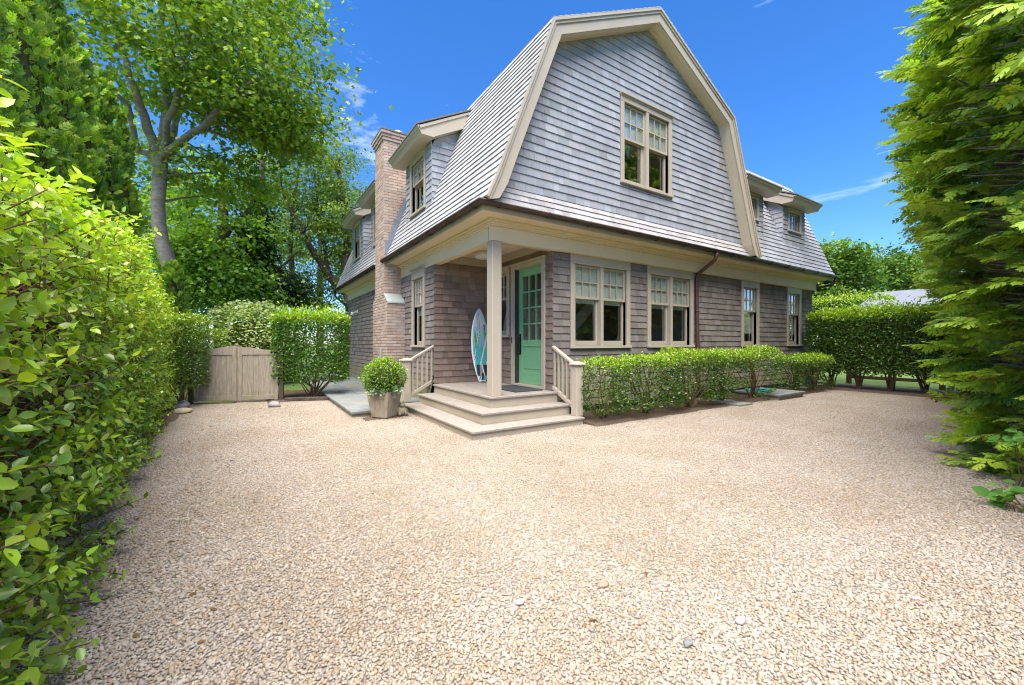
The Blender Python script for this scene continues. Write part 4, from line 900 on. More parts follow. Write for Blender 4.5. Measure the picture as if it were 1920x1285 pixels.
# ---------------- tall privet hedge on the left: sprigs with pairs of large leaves
def left_hedge():
    h = thing('privet_hedge', 'tall bright yellow-green privet hedge with large leaves along the left of the gravel', 'hedge')
    def fx(y): return np.clip(-3.60 - .092 * (y + 2.94), -4.16, -3.52)
    def top(y): return np.interp(y, [-7, -3, -2, -.5, .8, 2.5, 4.6], [1.86, 1.86, 1.98, 2.20, 2.27, 2.08, 1.90])
    mbx = MB(); ys = np.linspace(-6.6, 4.35, 16)                 # dense twiggy heart of the hedge
    vs = []; fs = []
    for y in ys: x = float(fx(y)); z = float(top(y)); vs += [(x - .42, y, .12), (x - .40, y, z - .34), (x - .95, y, z - .34), (x - .95, y, .12)]
    for i in range(15): fs += [(4 * i + j, 4 * i + (j + 1) % 4, 4 * i + 4 + (j + 1) % 4, 4 * i + 4 + j) for j in range(4)]
    fs += [(0, 1, 2, 3), (60, 61, 62, 63)]
    mbx.poly(vs, fs); mbx.build('dense_heart', INNER_P, h)
    nf, ntp, ne = 2650, 850, 150
    y = np.concatenate([RNG.uniform(-4.6, 4.55, nf), RNG.uniform(-4.6, 4.55, ntp), np.full(ne, 4.5)]); ntot = len(y)
    z = np.concatenate([.03 + (top(y[:nf]) - .02) * RNG.uniform(0, 1, nf) ** .85, top(y[nf:nf + ntp]), RNG.uniform(.2, 2.0, ne)])
    x = np.concatenate([fx(y[:nf]), fx(y[nf:nf + ntp]) - RNG.uniform(0, .9, ntp), RNG.uniform(-4.9, -4.15, ne)])
    N = np.zeros((ntot, 3)); N[:nf] = (1, 0, .12); N[nf:nf + ntp] = (.12, 0, 1); N[nf + ntp:] = (0, 1, .1)
    P = np.stack([x, y, z], 1)
    # rounded shoulder, tucked-in foot
    sh = np.clip((z - (top(y) - .35)) / .35, 0, 1) ** 2 * .16; ft = np.clip((.45 - z) / .45, 0, 1) ** 1.5 * .04
    P[:nf, 0] -= sh[:nf] + ft[:nf]
    P += N * (wob(P, 5, 2.2) * .07)[:, None]
    dep = RNG.exponential(.09, ntot); P -= N * (dep + .10)[:, None]
    d = unit(N * 1.0 + np.array([0, 0, .35]) + RNG.normal(0, .42, (ntot, 3)))
    ln = RNG.uniform(.13, .27, ntot)
    a = unit(np.cross(d, RNG.normal(0, 1, (ntot, 3)))); b_ = np.cross(d, a)
    LP, LD, LS, LC, LR = [], [], [], [], []
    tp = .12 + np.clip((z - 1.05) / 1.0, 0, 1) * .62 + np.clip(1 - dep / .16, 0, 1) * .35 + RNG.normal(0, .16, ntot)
    for k in range(6):
        f = .15 + .85 * k / 5
        for s_ in (1, -1):
            ax = (a if k % 2 else b_) * s_
            LP.append(P + d * (ln * f)[:, None]); LD.append(unit(d * .65 + ax * 1.0 + RNG.normal(0, .25, (ntot, 3)) + np.array([0, 0, -.12])))
            LS.append(RNG.uniform(.034, .062, ntot) * (1 - .35 * abs(f - .55)))
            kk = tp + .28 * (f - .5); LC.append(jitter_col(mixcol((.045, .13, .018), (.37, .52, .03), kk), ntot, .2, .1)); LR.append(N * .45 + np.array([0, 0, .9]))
    LP, LD, LS, LC, LR = map(np.concatenate, (LP, LD, LS, LC, LR))
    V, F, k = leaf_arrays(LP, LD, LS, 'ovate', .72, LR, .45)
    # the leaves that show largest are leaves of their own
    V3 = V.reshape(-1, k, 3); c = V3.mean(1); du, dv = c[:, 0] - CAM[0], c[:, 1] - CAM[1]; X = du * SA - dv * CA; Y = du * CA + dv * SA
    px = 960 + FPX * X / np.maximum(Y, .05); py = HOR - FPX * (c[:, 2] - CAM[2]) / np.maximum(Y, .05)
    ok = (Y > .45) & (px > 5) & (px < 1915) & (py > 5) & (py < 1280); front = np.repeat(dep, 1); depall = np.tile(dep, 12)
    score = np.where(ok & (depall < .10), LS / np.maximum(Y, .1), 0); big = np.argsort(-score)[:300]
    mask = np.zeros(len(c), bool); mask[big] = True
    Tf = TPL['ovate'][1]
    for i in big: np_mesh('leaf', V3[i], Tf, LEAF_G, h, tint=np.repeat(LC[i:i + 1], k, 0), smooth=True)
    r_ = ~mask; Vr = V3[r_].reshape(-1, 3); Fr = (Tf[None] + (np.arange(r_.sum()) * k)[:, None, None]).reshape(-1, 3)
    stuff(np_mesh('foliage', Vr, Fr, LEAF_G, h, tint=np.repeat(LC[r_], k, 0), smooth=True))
    mb = MB()
    for i in RNG.choice(ntot, 1300, replace=False):
        p = Vector(P[i]); q = p + Vector(d[i]) * ln[i]; b0 = p - Vector(N[i]) * random.uniform(.15, .4) + Vector((0, random.uniform(-.15, .15), -random.uniform(.1, .3))); mb.tube([b0, p, q], [.006, .004, .002], 5, cap=False)
    stuff(mb.build('twigs', TWIG, h))
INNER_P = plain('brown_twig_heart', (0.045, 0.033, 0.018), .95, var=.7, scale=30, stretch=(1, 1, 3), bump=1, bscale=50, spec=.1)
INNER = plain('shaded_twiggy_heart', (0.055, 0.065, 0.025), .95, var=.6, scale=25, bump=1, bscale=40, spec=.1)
left_hedge()

# ---------------- clipped hedges and shrubs of small leaves
def small_hedge(name, label, cat, n_, box, leaf, dark, light, group=None, zleg=.0, base_z=0.0, mat=None, lw=.6, seed=3, skip=(), rot=0.0, org=(0, 0), dep=.07, lkey=(.75, .25), nst=9, kind='oval', wobble=.06, gaps=0.0, core=None, spike=.0):
    x0, x1, y0, y1, z0, z1 = box
    cx, cy_ = (x0 + x1) / 2, (y0 + y1) / 2
    if rot or org != (0, 0): cs, sn = math.cos(rot), math.sin(rot); base = (org[0] + cx * cs - cy_ * sn, org[1] + cx * sn + cy_ * cs, base_z)
    else: base = (cx, cy_, base_z)
    t = thing(name, label, cat, (0, 0, 0), group)
    P, N = box_surface(n_, x0, x1, y0, y1, z0, z1, rot, org, skip, seed=seed, wobble=wobble)
    if gaps:
        hh = np.clip((P[:, 2] - z0) / (z1 - z0), 0, 1); lowk = 1 - np.clip((hh - .52) / .22, 0, 1)
        kp = wob(P * np.array([1, 1, 1.2]), seed + 50, 4.0) > -1.6 + lowk * gaps * 2.1
        P, N = P[kp], N[kp]
    n2 = len(P); dp = RNG.exponential(dep, n2); Q = P - N * dp[:, None] + RNG.normal(0, .015, (n2, 3))
    if spike: Q[:, 2] += np.where(N[:, 2] > .5, RNG.exponential(spike, n2), 0)
    D = unit(N * .9 + np.array([0, 0, .35]) + RNG.normal(0, .65, (n2, 3)))
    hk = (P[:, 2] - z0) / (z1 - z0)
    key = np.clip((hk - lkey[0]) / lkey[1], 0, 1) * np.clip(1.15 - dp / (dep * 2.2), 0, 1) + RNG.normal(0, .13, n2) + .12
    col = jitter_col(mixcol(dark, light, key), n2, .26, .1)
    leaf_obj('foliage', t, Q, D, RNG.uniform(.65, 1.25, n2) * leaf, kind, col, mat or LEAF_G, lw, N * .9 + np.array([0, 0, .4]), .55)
    tips = []
    for k in range(nst):
        i = RNG.integers(n2); p = P[i]; tips.append((base[0] + (p[0] - base[0]) * .8, base[1] + (p[1] - base[1]) * .8, max(z0 + .1, p[2] * .75 + .1)))
    stems(t, base, tips, .016)
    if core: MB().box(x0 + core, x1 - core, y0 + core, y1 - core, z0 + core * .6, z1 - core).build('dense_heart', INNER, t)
    return t
# shrubs along the front wall
front = [(1.33, 2.02, .98, 2500), (2.08, 3.30, 1.03, 4300), (3.25, 4.42, 1.08, 4200), (4.36, 5.5, 1.09, 4200), (5.42, 6.78, 1.06, 4600), (7.62, 8.62, .94, 3600), (8.56, 9.62, .92, 3600)]
fl_ = ['small clipped green shrub beside the right porch railing', 'clipped green shrub under the first double window, second from the porch', 'clipped green shrub between the two double windows, third from the porch',
       'clipped green shrub in front of the brown downspout, fourth from the porch', 'clipped green shrub with bare stems left of the stone pad', 'clipped dark green shrub just right of the stone pad', 'last clipped shrub of the front row, next to the back hedge']
for k, ((a, b_, zt, nn), lb) in enumerate(zip(front, fl_)):
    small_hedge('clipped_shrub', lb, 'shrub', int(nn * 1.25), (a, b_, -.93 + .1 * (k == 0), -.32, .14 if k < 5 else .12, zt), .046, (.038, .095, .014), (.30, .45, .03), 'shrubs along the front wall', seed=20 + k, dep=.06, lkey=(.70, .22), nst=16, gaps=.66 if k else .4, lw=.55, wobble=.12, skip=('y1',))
# hedge at the back right, taller bright one behind it
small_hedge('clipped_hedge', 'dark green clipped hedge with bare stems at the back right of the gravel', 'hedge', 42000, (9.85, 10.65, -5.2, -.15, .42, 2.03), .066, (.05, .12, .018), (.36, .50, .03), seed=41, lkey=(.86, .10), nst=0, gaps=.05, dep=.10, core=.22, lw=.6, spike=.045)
bh = bpy.data.objects['clipped_hedge']
for k in range(8):
    y = -.6 - k * .62; tips = [(10.25 + random.uniform(-.25, .25), y + random.uniform(-.4, .4), random.uniform(.8, 1.5)) for _ in range(9)]
    stems(bh, (10.2 + random.uniform(-.08, .08), y, 0), tips, .024, name='trunk')
small_hedge('clipped_hedge', 'taller sunlit yellow-green hedge top behind the dark back hedge', 'hedge', 9000, (12.3, 13.5, -1.2, 5.5, 1.2, 2.62), .06, (.10, .18, .02), (.40, .54, .03), seed=43, lkey=(.5, .4), nst=6, dep=.08, spike=.06, skip=('y1', 'x1'))
# shrubs either side of the gate
GR_ = math.atan2(-.495, 1.446)
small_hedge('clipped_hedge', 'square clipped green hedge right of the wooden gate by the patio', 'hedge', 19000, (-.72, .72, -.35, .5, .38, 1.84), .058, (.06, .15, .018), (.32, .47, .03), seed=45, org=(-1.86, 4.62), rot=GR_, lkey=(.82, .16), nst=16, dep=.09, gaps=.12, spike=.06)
small_hedge('clipped_shrub', 'tall narrow green shrub standing just left of the wooden gate', 'shrub', 5200, (-.36, .30, -.4, .4, .35, 1.76), .052, (.045, .11, .013), (.30, .42, .03), seed=46, org=(-4.05, 4.62), rot=GR_, lkey=(.75, .2), nst=10, dep=.07)
small_hedge('clipped_shrub', 'low green shrub behind the left end of the gate', 'shrub', 3500, (-.3, .3, -.4, .4, .3, 1.5), .05, (.05, .12, .014), (.26, .38, .03), seed=47, org=(-3.86, 6.0), rot=GR_, lkey=(.6, .3), nst=6)

def dome(name, label, cat, c, r, n_, leaf, dark, light, mat=None, group=None, kind='oval', lw=.6, dep=.1, shell=.7, flat=False, seed=1, rough=.06, up=.25, core=.6):
    t = thing(name, label, cat, (0, 0, 0), group); c = np.array(c); r = np.array(r, float)
    N = unit(RNG.normal(0, 1, (n_, 3))); N[:, 2] = np.where(N[:, 2] < -shell, -N[:, 2], N[:, 2]); N = unit(N)
    P = c + N * r * (1 + wob(N * 2.2, seed, 1.5) * rough)[:, None]; dp = RNG.exponential(dep, n_) - np.where(RNG.uniform(0, 1, n_) < .06, RNG.exponential(.03, n_) * r.mean() / .35, 0); P -= N * dp[:, None]
    D = unit(N * .8 + np.array([0, 0, up]) + RNG.normal(0, .6, (n_, 3)))
    if flat: D[:, 2] *= .2
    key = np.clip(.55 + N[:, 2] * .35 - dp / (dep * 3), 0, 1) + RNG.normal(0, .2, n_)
    leaf_obj('foliage', t, P, D, RNG.uniform(.65, 1.25, n_) * leaf, kind, jitter_col(mixcol(dark, light, key), n_, .22, .1), mat or LEAF_G, lw, N * .5 + np.array([0, 0, .7]), .5)
    if core: 
        me = MB(); me.lathe((c[0], c[1], c[2]), [(r[0] * core * math.cos(a), r[2] * core * math.sin(a)) for a in np.linspace(-1.5, 1.5, 9)], 12); me.build('dense_heart', INNER, t)
    return t
# potted boxwood
pot_c = (-1.135, 1.58)
pot = MB(); sq = lambda r, z: [(pot_c[0] + r * math.cos(a), pot_c[1] + r * math.sin(a), z) for a in np.linspace(0, 2 * math.pi, 13)[:-1]]
prof = [(.155, .0), (.16, .012), (.215, .375), (.222, .405), (.222, .43), (.195, .43), (.185, .36)]
PA = -ANG + R(96)
def psq(r, z): return [(pot_c[0] + r * (math.cos(PA) * i - math.sin(PA) * j), pot_c[1] + r * (math.sin(PA) * i + math.cos(PA) * j), .016 + z) for i, j in ((-1, -1), (1, -1), (1, 1), (-1, 1))]
rings = [(.148, 0), (.205, .405), (.205, .43), (.178, .43), (.172, .37)]; pv = [p for r_, z_ in rings for p in psq(r_, z_)]
pot.poly(pv, [(4 * i + j, 4 * i + (j + 1) % 4, 4 * i + 4 + (j + 1) % 4, 4 * i + 4 + j) for i in range(4) for j in range(4)] + [(3, 2, 1, 0), (16, 17, 18, 19)])
po = tag(pot.build('plant_pot', POTM, None, bevel=.012), 'tapered square mossy planter standing between patio and porch steps', 'pot')
bx_ = dome('boxwood', 'round clipped boxwood ball growing in the planter', 'shrub', (*pot_c, .655), (.345, .345, .325), 5200, .030, (.05, .13, .012), (.30, .46, .025), kind='ovate', lw=.75, dep=.04, shell=.95, seed=8, rough=.05, core=.72)
stems(bx_, (*pot_c, .40), [(pot_c[0] + random.uniform(-.1, .1), pot_c[1] + random.uniform(-.1, .1), .6) for _ in range(4)], .014)
for k, (a, lb) in enumerate(((-2.55, 'silver grey dusty miller spilling over the left rim of the planter'), (-1.1, 'silver grey dusty miller spilling over the right rim of the planter'), (-1.85, 'small silver grey dusty miller at the front rim of the planter'))):
    t = thing('dusty_miller', lb, 'plant', group='silver plants in the pot'); c0 = np.array([pot_c[0] + .215 * math.cos(a), pot_c[1] + .215 * math.sin(a), .445]); nn = 46 if k < 2 else 22
    D = unit(RNG.normal(0, .6, (nn, 3)) + np.array([math.cos(a) * 1.1, math.sin(a) * 1.1, .1])); P = c0 + RNG.normal(0, .03, (nn, 3)) * np.array([1, 1, .6])
    leaf_obj('foliage', t, P, D, RNG.uniform(.06, .11, nn), 'lobed', jitter_col((.46, .52, .50), nn, .12, .03), LEAF_M, .7, np.tile([0, 0, 1.0], (nn, 1)), .5)
    stems(t, c0 - np.array([0, 0, .06]), [c0 + d_ * .04 for d_ in D[:5]], .005)
# viburnum in pale flower beyond the gate
vb = dome('flowering_shrub', 'wide shrub covered in pale cream flowers behind the gate', 'shrub', (-2.95, 8.5, 1.05), (1.22, 1.22, 1.18), 6000, .085, (.10, .21, .03), (.40, .52, .14), flat=False, lw=.6, dep=.1, seed=12, rough=.22, core=.7)
nn = 3600; N = unit(RNG.normal(0, 1, (nn, 3)) + np.array([0, -.3, .45])); P = np.array([-2.95, 8.5, 1.08]) + N * np.array([1.25, 1.25, 1.2]); P += N * (wob(N * 2.2, 12, 1.5) * .22 + RNG.normal(0, .05, nn))[:, None]; D = unit(RNG.normal(0, 1, (nn, 3)) * np.array([1, 1, .3]))
leaf_obj('blossoms', vb, P, D, RNG.uniform(.05, .085, nn), 'lobed', jitter_col((.66, .70, .46), nn, .15, .05), LEAF_M, .9, np.tile([0, 0, 1.0], (nn, 1)), .35)
stems(vb, (-2.95, 8.5, 0), [(-2.95 + random.uniform(-.7, .7), 8.5 + random.uniform(-.7, .7), 1.2) for _ in range(9)], .03)

# ---------------- conifers
def spray_shell(P, N, size, dark, light, parent, name='foliage', dep=.1, droop=.1, key0=.45, outk=.9, brown=.0, keyz=None):
    n_ = len(P); dp = RNG.exponential(dep, n_); Q = P - N * dp[:, None]
    D = unit(N * outk + np.array([0, 0, -droop]) + RNG.normal(0, .5, (n_, 3)))
    key = key0 + .5 * (1 - dp / (dep * 2)) * .6 + RNG.normal(0, .22, n_) + wob(P, 77, 1.8) * .25
    col = jitter_col(mixcol(dark, light, key), n_, .18, .08)
    if brown: q = RNG.uniform(0, 1, n_) < brown; col[q] = jitter_col((.30, .16, .05), q.sum(), .2, .1)
    return leaf_obj(name, parent, Q, D, RNG.uniform(.6, 1.3, n_) * size, 'frond', col, LEAF_C, 1.0, np.tile([0, 0, .7], (n_, 1)) + N * .9, .5, smooth=False)
def column(base, h, r, label, n_, seed, group):
    t = thing('arborvitae', label, 'tree', group=group); base = np.array(base)
    z = h * (1 - np.sqrt(RNG.uniform(0.0004, 1, n_))) if False else h * RNG.uniform(0.02, 1, n_) ** 1.15
    k = z / h; rr = r * np.where(k < .15, .75 + k * 1.6, np.power(np.clip(1 - (k - .15) / .85, 0, 1), .72))
    a = RNG.uniform(0, 2 * math.pi, n_); N = np.stack([np.cos(a), np.sin(a), np.full(n_, .45)], 1); N = unit(N)
    P = base + np.stack([np.cos(a) * rr, np.sin(a) * rr, z], 1); P += N * (wob(P, seed, 2.4) * .14)[:, None]
    n2 = len(P); D_up = .8
    dp = RNG.exponential(.05, n2); Q = P - N * dp[:, None]; D = unit(N * .6 + np.array([0, 0, .75]) + RNG.normal(0, .35, (n2, 3)))
    key = .42 + RNG.normal(0, .32, n2) + wob(P, seed + 9, 4.5) * .5
    leaf_obj('foliage', t, Q, D, RNG.uniform(.6, 1.25, n2) * .20, 'tuft', jitter_col(mixcol((.07, .16, .022), (.40, .58, .05), key), n2, .18, .08), LEAF_C, 1.1, N + np.array([0, 0, .1]), .4, smooth=False)
    MB().lathe(tuple(base), [(r * .45, .05), (r * .66, h * .15), (r * .52, h * .45), (r * .3, h * .75), (.02, h * .92)], 10).build('dense_heart', INNER, t)
    MB().tube([tuple(base), tuple(base + np.array([0, 0, h * .5]))], [.09, .05], 8).build('trunk', BARK_D, t)
cols = [((-6.15, 3.0), 7.6, .80), ((-6.05, 4.15), 7.7, .82), ((-5.95, 5.2), 7.4, .74), ((-5.85, 6.2), 6.95, .62), ((-5.72, 7.02), 7.0, .58), ((-5.55, 7.8), 6.7, .55)]
cl_ = ['nearest and leftmost dense green arborvitae column behind the privet hedge', 'second arborvitae column from the left edge behind the privet', 'third arborvitae column from the left edge behind the privet', 'fourth arborvitae column from the left, its tip lower than its neighbours', 'fifth arborvitae column with a pointed tip left of the maple trunk', 'last arborvitae column next to the grey maple trunk']
for k, ((b_, h, r), lb) in enumerate(zip(cols, cl_)): column((*b_, 0), h, r, lb, 4200, 60 + k, 'arborvitae columns behind the privet hedge')
column((-4.75, 8.9, 0), 3.3, .55, 'small pointed conifer behind the grey maple trunk', 1300, 71, None)

def cedar(base, h, rmax, label, nb, seed, foot=.74):
    """boughs on the crown's surface, each a flat fan of small sprays, over a dark twiggy heart"""
    t = thing('cedar_tree', label, 'tree', group='tall cedars along the right edge'); base = np.array(base)
    prof_z = np.array([0, .05, .11, .2, .35, .6, .8, .92, 1.0]) * h; prof_r = np.array([foot, foot, foot + .02, .86, .97, 1.0, .80, .45, .04]) * rmax
    prof_z[1:4] = (.55, 1.0, 1.9)
    z = RNG.uniform(0.03, .985 * h, nb); rr = np.interp(z, prof_z, prof_r)
    keep = RNG.uniform(0, rmax, nb) < rr + .15 * rmax; z, rr = z[keep], rr[keep]; n2 = len(z)
    a = RNG.uniform(0, 2 * math.pi, n2); bk = (np.cos(a) * -.35 + np.sin(a) * .94 < -.25) & (RNG.uniform(0, 1, n2) < .85); a = np.where(bk, a + math.pi * RNG.uniform(.6, 1.4, n2), a)
    N = unit(np.stack([np.cos(a), np.sin(a), np.full(n2, .05)], 1)); P = base + np.stack([np.cos(a) * rr, np.sin(a) * rr, z], 1)
    P += N * (wob(P, seed, 1.7) * .24 + wob(P, seed + 3, 4) * .12 - .30)[:, None]
    ax = unit(N + np.array([-.25, .1, 0]) + np.stack([RNG.normal(0, .35, n2), RNG.normal(0, .35, n2), RNG.normal(.06, .30, n2)], 1)); ln = RNG.uniform(.28, .56, n2)
    up = unit(np.array([0, 0, 1.0]) + N * .9 + RNG.normal(0, .35, (n2, 3))); sd = unit(np.cross(up, ax)); up = np.cross(ax, sd)
    bkey = .42 + wob(P, seed + 5, 1.4) * .25 + RNG.normal(0, .22, n2)
    QP, QD, QS, QC, QN = [], [], [], [], []
    m_ = 15; brown = RNG.uniform(0, 1, n2) < .015
    for k in range(m_):
        f = .12 + .88 * (k // 2) / 7; s_ = (1 if k % 2 else -1) * (0 if k == m_ - 1 else 1)
        QP.append(P + ax * (ln * f)[:, None] - up * (.10 * ln * f * f)[:, None]); QD.append(unit(ax * (.75 + .3 * f) + sd * s_ * .75 + RNG.normal(0, .16, (n2, 3)) - up * (.05 + .12 * f)))
        QS.append(ln * RNG.uniform(.34, .52, n2) * (1.15 - .45 * f)); c = jitter_col(mixcol((.065, .150, .022), (.44, .585, .06), bkey + (f - .45) * .55), n2, .13, .06); c[brown] = jitter_col((.30, .17, .06), brown.sum(), .15, .05); QC.append(c); QN.append(up)
    QP, QD, QS, QC, QN = map(np.concatenate, (QP, QD, QS, QC, QN))
    leaf_obj('foliage', t, QP, QD, QS, 'frond', QC, LEAF_C, 1.0, QN, .3, smooth=False)
    mb = MB()
    for i in range(0, n2, 2):
        p = Vector(P[i]); x_ = Vector(ax[i]); u_ = Vector(up[i]); mb.tube([p - Vector(N[i]) * .45 - Vector((0, 0, .08)), p, p + x_ * ln[i] * .5 - u_ * .02, p + x_ * ln[i] * .95 - u_ * .09 * ln[i]], [.012, .008, .005, .002], 4, cap=False)
    stuff(mb.build('branches', BARK, t))
    MB().lathe(tuple(base), [(max(.03, q * .72 - .3), zz + (.02 if k_ == 0 else 0)) for k_, (zz, q) in enumerate(zip(prof_z, prof_r))], 14).build('dense_heart', INNER_D, t)
    MB().tube([tuple(base), tuple(base + np.array([0, 0, h * .7]))], [.2, .08], 8).build('trunk', BARK_D, t)
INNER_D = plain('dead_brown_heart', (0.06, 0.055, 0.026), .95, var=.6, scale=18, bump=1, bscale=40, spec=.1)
ced = [((1.75, -6.35), 6.2, 1.75, 150), ((3.6, -5.6), 6.8, 1.85, 820), ((5.55, -5.45), 7.2, 1.95, 680), ((7.55, -5.12), 8.0, 2.05, 740), ((9.6, -4.75), 10.6, 2.4, 900), ((12.0, -4.4), 10.5, 2.3, 110)]
ce_ = ['nearest tall cedar at the right edge beside the camera', 'second tall cedar from the camera along the right edge', 'third tall cedar from the camera along the right edge', 'fourth tall cedar along the right edge, leaning over the gravel', 'tallest cedar at the right, next to the back hedge', 'farthest cedar at the right behind the tallest one']
for k, (((x, y), h, r, nn), lb) in enumerate(zip(ced, ce_)): cedar((x, y, 0), h, r, lb, nn, 90 + k, (.74, .72, .60, .48, .38, .4)[k])
# netting against the feet of the cedars
mb = MB(); A_, B_ = Vector((8.6, -3.40, 0)), Vector((3.4, -4.28, 0)); d_ = (B_ - A_); nn = 60
for k in range(nn + 1):
    p = A_ + d_ * (k / nn); w_ = Vector((0, .015 * math.sin(k * 1.3), 0)); mb.bar(p + w_, p + w_ + Vector((0, 0, .62)), .0014, .0014, up=(1, 0, 0))
for k in range(7):
    z = .02 + k * .1; mb.bar(A_ + Vector((0, 0, z)), B_ + Vector((0, 0, z)), .0014, .0014)
nf = thing('wire_netting', 'fine black wire netting round the feet of the cedars at right', 'netting'); stuff(mb.build('mesh', plain('black_netting', (.035, .04, .04), .5), nf))
# broad-leaved weeds in front of the netting
for k, (px, py, t_, lb) in enumerate(((1895, 945, 3.0, 'large-leaved weed at the foot of the cedars, lower one'), (1905, 830, 3.3, 'large-leaved weed in front of the netting, upper one'))):
    c0 = np.array(at(px, py, t_)); w_ = thing('leafy_weed', lb, 'plant'); nn = 26; P = c0 + RNG.normal(0, .055, (nn, 3)) * np.array([1, 1, .9]) + np.array([0, 0, .04]); D = unit(RNG.normal(0, 1, (nn, 3)) * np.array([1, 1, .3]) + np.array([-.4, .4, 0]))
    leaf_obj('foliage', w_, P, D, RNG.uniform(.05, .12, nn), 'ovate', jitter_col((.12, .27, .04), nn, .2, .1), LEAF_M, .95, np.tile([-.4, .3, .9], (nn, 1)), .3)
    stems(w_, (c0[0], c0[1] - .05, 0.0), [tuple(p) for p in P[:8]], .005)

# ---------------- broad-leaved trees
def tree(name, label, trunk, rad, limbs, blobs, leaf, dark, light, kind='diamond', per=70, sig=(.42, .42, .16), group=None, bark=None, mat=None, seed=1, twig=5, lw=1.0, key_up=.3, trunk_n=12):
    t = thing(name, label, 'tree', group=group)
    mb = MB(); trunk = [Vector(p) for p in trunk]
    mb.tube(trunk, rad, trunk_n, cap=False); tk = mb.build('trunk', bark or BARK, t)
    nodes = [(p, r) for p, r in zip(trunk, rad)][len(trunk) // 2:]; lm = MB()
    for pts, r0, r1 in limbs:
        pts = [Vector(p) for p in pts]; n_ = len(pts)
        fine = []
        for i in range(n_ - 1):
            for k in range(3): fine.append(pts[i].lerp(pts[i + 1], k / 3) + Vector((random.uniform(-.05, .05), random.uniform(-.05, .05), random.uniform(-.04, .04))) * (1 if i or k else 0))
        fine.append(pts[-1]); rs = [r0 + (r1 - r0) * i / (len(fine) - 1) for i in range(len(fine))]
        lm.tube(fine, rs, 8, cap=False); nodes += list(zip(fine[2:], rs[2:]))
    NP = np.array([tuple(p) for p, r in nodes])
    CP = []
    for c, r, k in blobs:
        q = unit(RNG.normal(0, 1, (k, 3))) * (RNG.uniform(.12, 1, (k, 1)) ** .42); CP.append(np.array(c) + q * np.array(r))
    CP = np.concatenate(CP); CP = CP + wob(CP, seed, .8)[:, None] * np.array([.3, .3, .2])
    for i in range(0, len(CP), twig):
        j = int(np.argmin(((NP - CP[i]) ** 2).sum(1) + np.maximum(NP[:, 2] - CP[i][2], 0) * 3)); p, r = nodes[j]; q = Vector(CP[i]); m_ = p.lerp(q, .5) + Vector((random.uniform(-.2, .2), random.uniform(-.2, .2), random.uniform(0, .3)))
        rr = min(.045, r * .5); lm.tube([p, p.lerp(m_, .5) + Vector((random.uniform(-.06, .06), random.uniform(-.06, .06), 0)), m_, q], [rr, rr * .75, rr * .5, .006], 6, cap=False)
    if lm.v: stuff(lm.build('limbs', bark or BARK, t))
    n_ = len(CP) * per; ci = np.repeat(np.arange(len(CP)), per); s_ = np.exp(RNG.normal(0, .3, len(CP)))[ci][:, None]
    G = RNG.normal(0, 1, (n_, 3)) * np.array(sig) * s_; P = CP[ci] + G; P[:, 2] -= .12 * (G[:, 0] ** 2 + G[:, 1] ** 2)
    cen = CP.mean(0); out_ = unit(P - cen)
    D = unit(out_ * .4 + G * .5 + RNG.normal(0, .6, (n_, 3)) + np.array([0, 0, -.35]))
    kc = RNG.normal(0, .28, len(CP))[ci]
    key = .42 + kc + RNG.normal(0, .15, n_) + key_up * np.clip(G[:, 2] / sig[2], -1.5, 1.5) * .25
    leaf_obj('crown', t, P, D, RNG.uniform(.65, 1.25, n_) * leaf, kind, jitter_col(mixcol(dark, light, key), n_, .18, .08), mat or LEAF_M, lw, np.tile([0, 0, 1.0], (n_, 1)), .5, smooth=False)
    return t
def A(*p): return tuple(at(*p))
T0 = 11.5
tree('maple_tree', 'large maple with smooth grey bent trunk behind the arborvitae', [A(318, 665, T0), A(322, 600, T0), A(326, 540, T0), A(318, 495, T0), A(304, 455, T0), A(298, 420, T0), A(296, 380, T0), A(300, 330, T0), A(300, 295, T0)], [.22, .20, .18, .19, .165, .17, .16, .17, .19],
     [([A(300, 300, T0), A(275, 240, T0 - .3), A(255, 170, T0 - .6), A(225, 90, T0 - .8), A(205, 10, T0 - .9)], .14, .04), ([A(298, 300, T0), A(262, 285, T0 - .2), A(240, 200, T0 - .8), A(180, 130, T0 - 1.6), A(120, 60, T0 - 2)], .10, .03),
      ([A(302, 300, T0), A(310, 240, T0 + .2), A(312, 150, T0 + .4), A(305, 60, T0 + .4), A(310, -40, T0 + .3)], .15, .05), ([A(305, 295, T0), A(345, 262, T0 - .3), A(395, 225, T0 - .8), A(430, 178, T0 - 1.1), A(480, 150, T0 - 1.4)], .12, .03),
      ([A(304, 290, T0), A(330, 230, T0 + .8), A(370, 120, T0 + 1.4), A(430, 30, T0 + 1.6)], .11, .03), ([A(302, 285, T0), A(322, 200, T0 - .7), A(350, 90, T0 - 1.2), A(390, -20, T0 - 1.4)], .10, .03)],
     [(A(330, 60, T0), (3.1, 3.0, 2.0), 78), (A(470, 90, T0 - .6), (2.0, 2.3, 1.9), 86), (A(505, 215, T0 - .4), (1.35, 1.6, 1.0), 56), (A(420, 200, T0), (1.7, 1.7, .8), 40), (A(190, 60, T0 - 1), (2.3, 2.0, 1.6), 40), (A(470, -70, T0), (2.6, 2.6, 1.6), 45), (A(300, -110, T0), (3.5, 3.0, 1.6), 42), (A(420, 330, T0 + 1), (1.6, 1.5, .9), 34)],
     .115, (.10, .185, .022), (.36, .48, .045), 'lobed', per=80, sig=(.38, .38, .11), seed=31, lw=.9, twig=4, bark=BARK)
T1 = 17
